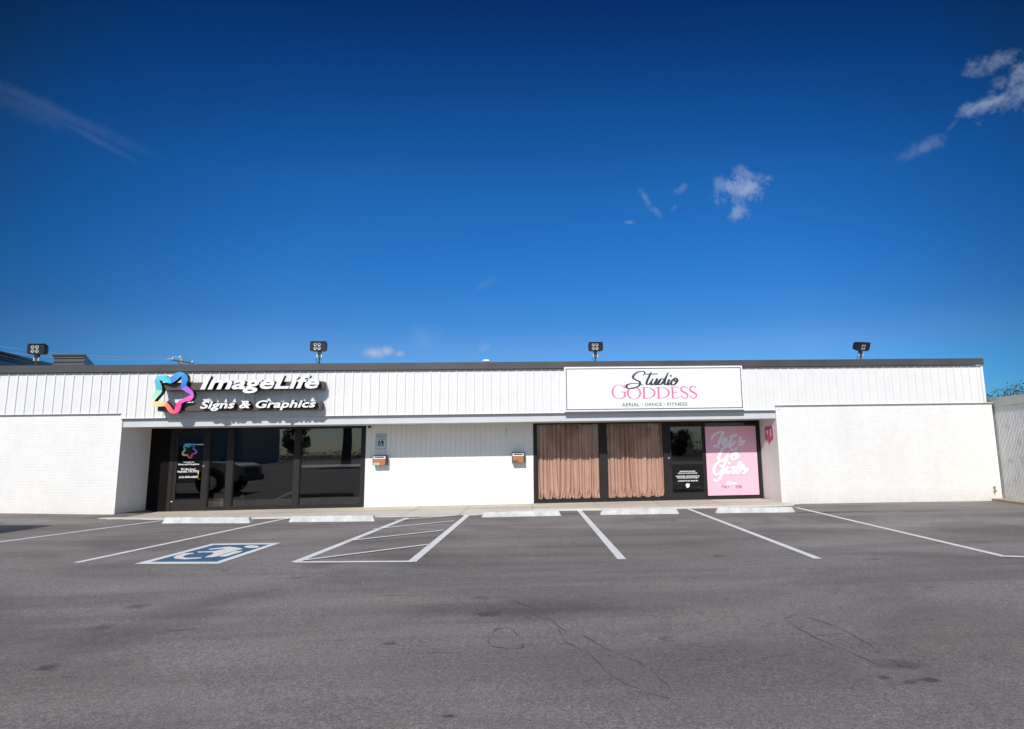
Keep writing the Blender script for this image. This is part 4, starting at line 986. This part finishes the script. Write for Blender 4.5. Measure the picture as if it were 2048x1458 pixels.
# ------------------------------------------------------------------ roof floodlights
def flood(px, hl, ht, hr, hb, label, yaw=0, tilt=0, roll=0, first=None):
    Yl = YB+.12; base = at(px, ht+30, Yl); hc = at((hl+hr)/2, (ht+hb)/2, Yl-.1)
    w = (hr-hl)/F_PX*Yl; h = (hb-ht)/F_PX*Yl
    o = empty('floodlight', (base.x, Yl, ZT-.02), label, 'floodlight', 'floodlights along the roof edge')
    hs = MB(); dz = hc.z-h/2
    M_ = Matrix.Translation((hc.x, Yl-.06, hc.z)) @ Euler((R(tilt), R(roll), R(yaw)), 'XYZ').to_matrix().to_4x4()
    def T(mb): mb.v = [tuple(M_ @ Vector(p)) for p in mb.v]; return mb
    W2, H2 = w/2, h/2
    ring = [(-W2, -H2), (W2, -H2), (W2, H2), (-W2, H2)]; vs = []; prof = [(-.05, 1), (.03, 1), (.08, .96), (.13, .86), (.17, .70), (.20, .45)]
    def sq(sx, sz, y): return [(math.copysign(abs(math.cos(t))**.35, math.cos(t))*W2*sx, y, math.copysign(abs(math.sin(t))**.35, math.sin(t))*H2*sz) for t in [2*math.pi*(j+.5)/20 for j in range(20)]]
    for y_, f_ in prof: vs += sq(f_, .4+.6*f_, y_)
    hs.add(vs, [(r_*20+j, r_*20+(j+1) % 20, (r_+1)*20+(j+1) % 20, (r_+1)*20+j) for r_ in range(len(prof)-1) for j in range(20)]+[list(range(19, -1, -1)), list(range((len(prof)-1)*20, len(prof)*20))])
    hs = T(hs).build('housing', m_blackm, o)
    vz = T(MB().prism([(-W2*.97, H2-.006), (W2*.97, H2-.006), (W2*.97, H2+.006), (-W2*.97, H2+.006)], -.075, .02)); vz.build('visor', m_blackm, o)
    r = h*.185
    for sx in (-1, 1):
        for szz in (-1, 1):
            c = (sx*r*1.06-.02, 0, szz*r*1.04+.004); l = MB(); ring = [(c[0]+r*.92*math.cos(t*math.pi/8), -.056, c[2]+r*.92*math.sin(t*math.pi/8)) for t in range(16)]
            inner = [(c[0]+r*.45*math.cos(t*math.pi/8), -.050, c[2]+r*.45*math.sin(t*math.pi/8)) for t in range(16)]
            l.add(ring+inner, [(t, (t+1) % 16, 16+(t+1) % 16, 16+t) for t in range(16)]+[list(range(16, 32))], 0); T(l).build('lens', m_lens, o, fix=False)
    zb2 = hc.z-h/2
    MB().box(base.x-.045, base.x+.045, Yl-.075, Yl+.0, zb2-.085, zb2+.02).build('knuckle', m_blackm, o)
    for s in (-1, 1): MB().box(base.x+s*.058-.016, base.x+s*.058+.016, Yl-.06, Yl-.01, zb2-.165, zb2-.07).build('clamp', m_galv, o)
    MB().box(base.x-.042, base.x+.042, Yl-.06, Yl-.015, zb2-.18, zb2-.084).build('bracket', m_race, o)
    MB().tube([(base.x, Yl-.03, ZT-.05), (base.x, Yl-.03, zb2-.17)], .019, 10).build('pole', m_blackm, o)
    MB().tube([(base.x-.05, Yl, zb2-.1), (base.x-.10, Yl, zb2-.2), (base.x-.06, Yl, ZT+.06), (base.x-.03, Yl, ZT-.03)], .007, 6).build('cable', m_blackm, o)
flood(76, 56, 688, 88, 708.5, 'black floodlight on the roof edge near the dark navy building, leftmost of four', yaw=0, tilt=4, roll=0)
flood(640, 620.5, 683, 652, 702.5, 'black floodlight on the roof edge just right of the colourful star sign', yaw=0, tilt=4)
flood(1190.5, 1176.5, 684, 1206.5, 702.5, 'black floodlight on the roof edge directly above the white sign board', yaw=0, tilt=6)
flood(1720, 1707, 684, 1745, 701.5, 'black floodlight on the roof edge above the right brick wall, tilted down', yaw=22, tilt=22, roll=-3)
# small roof vent
va = at(966.5, 726.5, 19); vb = at(979, 720.3, 19)
vt = empty('roof_vent', ((va.x+vb.x)/2, 19, va.z), 'small white vent cap just showing above the roof edge', 'roof vent')
MB().box(va.x+.03, vb.x-.03, 18.9, 19.1, ZF+.08, vb.z-.05).build('pipe', m_galv, vt); MB().prism([(va.x, vb.z-.05), (vb.x, vb.z-.05), (vb.x-.02, vb.z), (va.x+.02, vb.z)], 18.85, 19.15).build('cap', m_postw, vt)

# ------------------------------------------------------------------ right neighbour: ribbed concrete wall with a pale cap, coming towards the camera
AN = math.tan(R(9.4)); NX, NY = XR1+.10, YB
def nb_pt(px, py):                                  # pixel -> point of the neighbour's wall plane
    d = ray(px, py); t = (NX-AN*NY)/(d.x-AN*d.y); return CAM+d*t
nzt = nb_pt(2048, 787.8).z; nzc = nb_pt(2048, 806).z; nzb = nb_pt(2048, 1001).z
rb = empty('concrete_building', (NX, NY, 0), 'pale ribbed concrete building with flat cap at the right edge', 'building')
def npt(s, o): # s metres towards the camera along the wall, o outward (to the left of the wall)
    dv = Vector((-AN, -1)).normalized(); nv = Vector((-dv.y, dv.x)); return (NX+dv.x*s+nv.x*o, NY+dv.y*s+nv.y*o)
def ribbed():
    mb = MB(); p = .062; s = -3.0; out = []; rnd = random.Random(5)
    while s < 9: out += [(s, 0), (s+p*.30, .036), (s+p*.62, .036), (s+p*.92, 0)]; s += p
    nz = 22; vs = []
    for j in range(nz+1):
        z = -.3+(nzc+.3)*j/nz
        for s_, o_ in out:
            x, y = npt(s_, -o_+(rnd.uniform(-.0016, .0016) if o_ else 0)); vs.append((x, y, z))
    k = len(out); mb.add(vs, [(j*k+i, j*k+i+1, (j+1)*k+i+1, (j+1)*k+i) for j in range(nz) for i in range(k-1)])
    return mb.build('ribbed_wall', m_conc, rb)
ribbed()
def nbox(name, s0, s1, o0, o1, z0, z1, m, par):
    pts = [npt(s0, o0), npt(s1, o0), npt(s1, o1), npt(s0, o1)]; mb = MB(); mb.prism(pts, z0, z1, axis='z'); return mb.build(name, m, par)
nbox('cap', -3.0, 9, -.055, .5, nzc, nzt, m_cap, rb); nbox('core', -2.9, 8.9, .002, 5, -.3, nzt-.06, m_conc, rb)
kb = nbox('kerb', -.35, 9, -.42, .05, -.4, nzb, m_kerb, None); tag(kb, kind='structure')
# weed at the foot of the brick wall
wd_c = at(1990.5, 989, YB-.03)
wd_ = empty('weed', (wd_c.x, wd_c.y, wd_c.z), 'small dark weed growing at the right end of the white brick wall', 'weed')
MB().tube([tuple(wd_c), (wd_c.x+.01, wd_c.y, wd_c.z+.12), (wd_c.x, wd_c.y-.01, wd_c.z+.24)], [.005, .004, .002], 5).build('stem', m_leaf if False else m_bark, wd_)
def leaf_cloud(centres, n, size, cols, seed, up=.3):
    rnd = random.Random(seed); mb = MB(); mb.col = []
    for _ in range(n):
        c, r = rnd.choice(centres)
        while True:
            v = Vector((rnd.uniform(-1, 1), rnd.uniform(-1, 1), rnd.uniform(-1, 1)))
            if .12 < v.length < 1: break
        p = Vector(c)+Vector((v.x*r[0], v.y*r[1], v.z*r[2]))
        a = Vector((rnd.gauss(0, 1), rnd.gauss(0, 1), rnd.gauss(0, 1)+up)).normalized(); b = a.orthogonal().normalized(); b = Matrix.Rotation(rnd.uniform(0, 6.28), 3, a) @ b; d = a.cross(b)
        s = size*rnd.uniform(.6, 1.4); col = rnd.choice(cols); k = rnd.uniform(.7, 1.25); col = (col[0]*k, col[1]*k, col[2]*k, 1)
        mb.add([p-b*s, p+d*s*.45-a*s*.1, p+b*s, p-d*s*.45-a*s*.1], [(0, 1, 2, 3)]); mb.col += [col]*4
    return mb
GREENS = [(.05, .085, .022), (.075, .11, .03), (.035, .06, .02), (.10, .125, .035)]
leaf_cloud([((wd_c.x, wd_c.y-.02, wd_c.z+.10), (.05, .03, .05)), ((wd_c.x, wd_c.y-.01, wd_c.z+.2), (.03, .02, .04))], 40, .02, GREENS, 1).build('leaves', m_leaf, wd_, fix=False)

DARKG = [(.035, .05, .018), (.05, .065, .025), (.06, .05, .03)]
def tree(x, y, h, cr, label, group, seed, n=5200, trunk=.28, leaf=.13, zb=None, clumps=None, cols=GREENS, crown_lo=.35):
    rnd = random.Random(seed); zb = GZ(x, y) if zb is None else zb
    t = empty('tree', (x, y, zb), label, 'tree', group); cl = []
    tr_ = MB(); th = h*.55
    tr_.tube([(x, y, zb-.2), (x+.05, y, zb+th*.4), (x-.05*h*.1, y, zb+th), (x, y, zb+h*.82)], [trunk*h/8, trunk*h/8*.8, trunk*h/8*.55, .04], 9)
    for k in range(24):
        a = rnd.uniform(0, 6.28); q = rnd.uniform(crown_lo, .95); rr_ = cr*math.sqrt(max(.05, 1-((q-.62)/.42)**2))*rnd.uniform(.45, .85)
        c = (x+math.cos(a)*rr_, y+math.sin(a)*rr_, zb+h*q); s = cr*rnd.uniform(.26, .44); cl.append((c, (s, s, s*.8)))
        z0 = zb+h*max(.25, q-.28); tr_.tube([(x, y, z0), ((x+c[0])/2, (y+c[1])/2, (z0+c[2])/2+.15), c], [.07*h/8, .045*h/8, .015], 6)
    tr_.build('trunk', m_bark, t)
    leaf_cloud(cl, n, leaf, cols, seed+1).build('crown', m_leaf, t, fix=False)
    return t
# trees showing over the neighbour's cap
tp = at(2026, 781, 24); tree(tp.x+.1, 24, tp.z, 2.1, 'small leafy tree showing over the cap of the ribbed concrete building', None, 31, n=6000, leaf=.045, zb=0, crown_lo=.5, cols=DARKG)
tp = at(1983, 797, 30); tree(tp.x+1.4, 30, tp.z+.1, 2.2, 'bare thin tree whose top just shows behind the roof corner at the right', None, 37, n=1600, leaf=.04, zb=0, crown_lo=.6, cols=DARKG)

# ------------------------------------------------------------------ buildings beyond the roof at the left
def slant(name_pts, mats): pass
ln = R(7.7)
nv = empty('navy_metal_building', (-26, 36, 0), 'dark navy metal building with sloping roof line rising behind the left end of the shop', 'building')
d0 = Vector((-math.sin(-ln), math.cos(ln)))          # direction of depth, turned a little
def slab(px_l, py_l, Yl, px_r, py_r, Yr, thick, zlow, m, name, par):
    a = at(px_l, py_l, Yl); b = at(px_r, py_r, Yr); mb = MB(); zt = (a.z+b.z)/2
    dv = Vector((b.x-a.x, b.y-a.y)).normalized(); n_ = Vector((-dv.y, dv.x))*thick
    pts = [(a.x, a.y), (b.x, b.y), (b.x+n_.x, b.y+n_.y), (a.x+n_.x, a.y+n_.y)]
    vs = [(*p, zlow) for p in pts]+[(pts[0][0], pts[0][1], a.z), (pts[1][0], pts[1][1], b.z), (pts[2][0], pts[2][1], b.z), (pts[3][0], pts[3][1], a.z)]
    mb.add(vs, [(3, 2, 1, 0), (4, 5, 6, 7), (0, 1, 5, 4), (1, 2, 6, 5), (2, 3, 7, 6), (3, 0, 4, 7)]); return mb.build(name, m, par)
slab(-60, 692, 36, 112, 732, 56, 6, 0, m_dkwall, 'wall', nv)
slab(-61, 689.5, 35.9, 112, 730.5, 55.9, 6.3, at(-60, 700, 36).z-1.2, plain('navy_coping', (.05, .055, .07), .45), 'coping', nv) if False else None
for k, (dy, hh) in enumerate(((0, .22), (9, .12), (15, .1))):
    a = at(-60, 691+dy, 35.85); b = at(112, 731+dy*.62, 55.9)
    MB().tube([tuple(a), tuple(b)], hh/2, 6).build('roof_trim', m_coping, nv)
bxu = empty('dark_slatted_building', (-24, 44, 0), 'dark grey slatted box shaped building showing above the left roof edge', 'building')
a = at(108, 711.5, 40); b = at(171, 711.5, 40)
zt_ = (a.z+b.z)/2; cdir = at(228, 727, 58)
mb = MB(); pts = [(a.x, 40), (b.x, 40), (cdir.x, 58), (cdir.x-(b.x-a.x), 58)]
mb.prism(pts, 0, zt_, axis='z'); mb.build('wall', m_slat, bxu)
for k in range(7):
    MB().box(a.x, b.x, 39.93, 39.995, zt_-.16-k*.24, zt_-.08-k*.24).build('slat', m_slat, bxu)
MB().prism([(a.x-.05, 39.9), (b.x+.05, 39.9), (cdir.x+.05, 58), (cdir.x-(b.x-a.x), 58)], zt_+.001, zt_+.09, axis='z').build('coping', m_coping, bxu)
# utility pole and its wires
Yp = 62; pt = at(363.5, 716.3, Yp)
up = empty('utility_pole', (pt.x, Yp, 0), 'wooden utility pole with tilted crossarm behind the roof near the star sign', 'utility pole')
MB().tube([(pt.x, Yp, 0), (pt.x, Yp, pt.z)], [.17, .14], 12).build('pole', m_pole, up)
a = at(344.5, 720, Yp-.2); b = at(386, 726.4, Yp-1.4)
MB().tube([tuple(a), tuple(b)], .075, 6).build('crossarm', m_bark, up)
MB().tube([tuple(at(355, 722, Yp-.3)), tuple(at(359, 728, Yp-.2))], .03, 6).build('brace', m_bark, up)
ins = []
for p, yy in (((345.6, 717.3), Yp-.2), ((360.3, 714), Yp), ((384.6, 724), Yp-1.4)):
    c = at(*p, yy); ins.append(c); MB().tube([(c.x, c.y, c.z-.13), (c.x, c.y, c.z+.04), (c.x, c.y, c.z+.11)], [.06, .085, .05], 8).build('insulator', m_cer, up)
for c, e in ((ins[1], at(432, 724, 90)), (ins[1], at(-20, 690, 80)), (ins[0], at(-20, 700, 80))):
    pts = [c.lerp(e, k/12)-Vector((0, 0, .5*math.sin(math.pi*k/12))) for k in range(13)]
    w_ = MB().tube(pts, .016, 4).build('power_line', m_galv); tag(rebase(w_, tuple(c)), 'thin pale overhead wire from the utility pole', 'wire', 'overhead wires')

# ------------------------------------------------------------------ pickup just outside the frame at the left: its shadow reaches in, the windows mirror it
def pickup(loc, ang):
    t = empty('pickup_truck', loc, 'pale grey pickup truck parked at the left edge, seen as shadow and reflection', 'truck')
    def P(mb, name, m, par=t, bev=0, fix=True):
        o = mb.build(name, m, None, fix=fix, bevel=bev); o.parent = par; return o
    Wd = .95
    lower = [(-2.85, .45), (2.75, .42), (2.85, .62), (2.82, .98), (2.6, 1.08), (1.35, 1.16), (-2.85, 1.16)]
    body = P(MB().prism(lower, -Wd, Wd), 'body', m_carp, bev=.05)
    cab_ = MB(); zz = [(-.95, 1.165, .93), (1.30, 1.165, .93), (.75, 1.84, .74), (-.80, 1.84, .74)]
    vs = [(x, -w, z) for x, z, w in zz]+[(x, w, z) for x, z, w in zz]
    cab_.add(vs, [(0, 1, 2, 3), (7, 6, 5, 4), (0, 4, 5, 1), (1, 5, 6, 2), (2, 6, 7, 3), (3, 7, 4, 0)]); P(cab_, 'cab', m_carp, bev=.06)
    for s in (-1, 1):
        for x0, x1, x2, x3 in ((-.82, .10, .10, -.72), (.18, 1.10, .70, .18)):
            w0, w1 = .915, .765
            P(MB().add([(x0, s*w0*1.012, 1.22), (x1, s*w0*1.012, 1.22), (x2, s*w1*1.02, 1.76), (x3, s*w1*1.02, 1.76)], [(0, 1, 2, 3)]), 'side_window', m_carg)
        P(MB().box(1.15, 1.3, s*.94, s*1.12, 1.16, 1.3), 'mirror', m_blackm, bev=.02)
        P(MB().box(2.70, 2.84, s*.60, s*.90, .74, .92), 'headlight', m_lens, bev=.02); P(MB().box(-2.87, -2.80, s*.78, s*.93, .75, 1.08), 'tail_light', m_red, bev=.01)
    P(MB().add([(1.265, -.82, 1.22), (1.265, .82, 1.22), (.80, .69, 1.78), (.80, -.69, 1.78)], [(0, 1, 2, 3)]), 'windscreen', m_carg)
    P(MB().box(2.78, 2.93, -.93, .93, .42, .66), 'bumper', m_blackm, bev=.03); P(MB().box(2.80, 2.865, -.55, .55, .68, .95), 'grille', m_blackm, bev=.01)
    P(MB().box(-2.98, -2.84, -.9, .9, .5, .68), 'bumper', m_steel, bev=.02)
    for x in (-1.75, 1.80):
        for s in (-1, 1):
            w = P(MB().tube([(x, s*.70, .40), (x, s*.98, .40)], .40, 22), 'wheel', m_rub); P(MB().tube([(x, s*.975, .40), (x, s*.992, .40)], .25, 14), 'rim', m_galv, w)
            P(MB().tube([(x, s*.955, .46), (x, s*.962, .46)], .50, 22), 'wheel_arch', m_black)
    t.rotation_euler = (0, 0, ang); return t
pc = gat(-14, 1066)
pickup((pc.x-2.95, pc.y-1.05, GZ(pc.x-3, pc.y-1)), 0)

# ------------------------------------------------------------------ across the road behind the camera: mirrored in the windows
TREES = ((-31, -48, 5.6, 2.0, .2, 'narrow leafy tree behind the parking lot mirrored in the left shop window'), (-20.5, -52, 4.6, 2.6, .12, 'low bushy tree behind the parking lot mirrored beside the tall bare trunk'), (-15.5, -50, 4.2, 2.6, .1, 'wide bushy tree behind the parking lot mirrored low behind the shade'),
         (19.8, -50, 5.2, 1.25, .3, 'tall oval tree behind the parking lot mirrored in the right door'), (23, -56, 3.6, 2.6, .1, 'wide bushy tree behind the parking lot mirrored low in the right door'), (5.0, -40, 5.2, 2.6, .15, 'broad leafy tree behind the parking lot mirrored over the left curtain'),
         (13.5, -46, 5.6, 3.4, .15, 'broad leafy tree behind the parking lot mirrored over the right curtain'))
for k, (x, y, h, cr, lo, lab) in enumerate(TREES): tree(x, y, h, cr, lab, 'trees behind the parking lot', 50+k, n=6500, leaf=.11, trunk=.3, crown_lo=lo)
_t = at(692, 890, 2*YR+26); tq = (_t.x, -26)
tp_ = empty('tree', (*tq, 0), 'tall bare thick trunk behind the parking lot mirrored behind the shade', 'tree'); MB().tube([(*tq, -.3), (tq[0]+.1, tq[1], 3), (tq[0]-.1, tq[1], 8)], [.5, .42, .36], 10).build('trunk', m_bark, tp_)
leaf_cloud([((tq[0], tq[1], 8), (1.8, 1.8, .9))], 900, .25, GREENS, 91).build('crown', m_leaf, tp_, fix=False)
mt = MB(); rnd_ = random.Random(9); mt.col = []
far = leaf_cloud([((x_, -62+rnd_.uniform(-4, 4), 0.6+rnd_.uniform(-.3, .3)), (4.5, 3, (1.5 if x_ < 0 else 3.2)+rnd_.uniform(0, 1.3))) for x_ in range(-70, 71, 4)], 30000, .15, GREENS, 93).build('far_woods', m_leaf, fix=False); tag(far, kind='stuff')
bk = empty('stucco_building', (-44, -30, 0), 'pale flat roofed stucco building across the lot, mirrored in the left window', 'building')
MB().box(-60, -31.6, -44, -34, -.5, 6.2).build('wall', m_bldg, bk); MB().box(-60.1, -31.5, -44.1, -33.9, 6.2, 6.5).build('coping', m_coping, bk)
for k in range(5): MB().box(-54+k*4, -52+k*4, -33.995, -33.95, .8, 2.8).build('window', m_carg, bk)
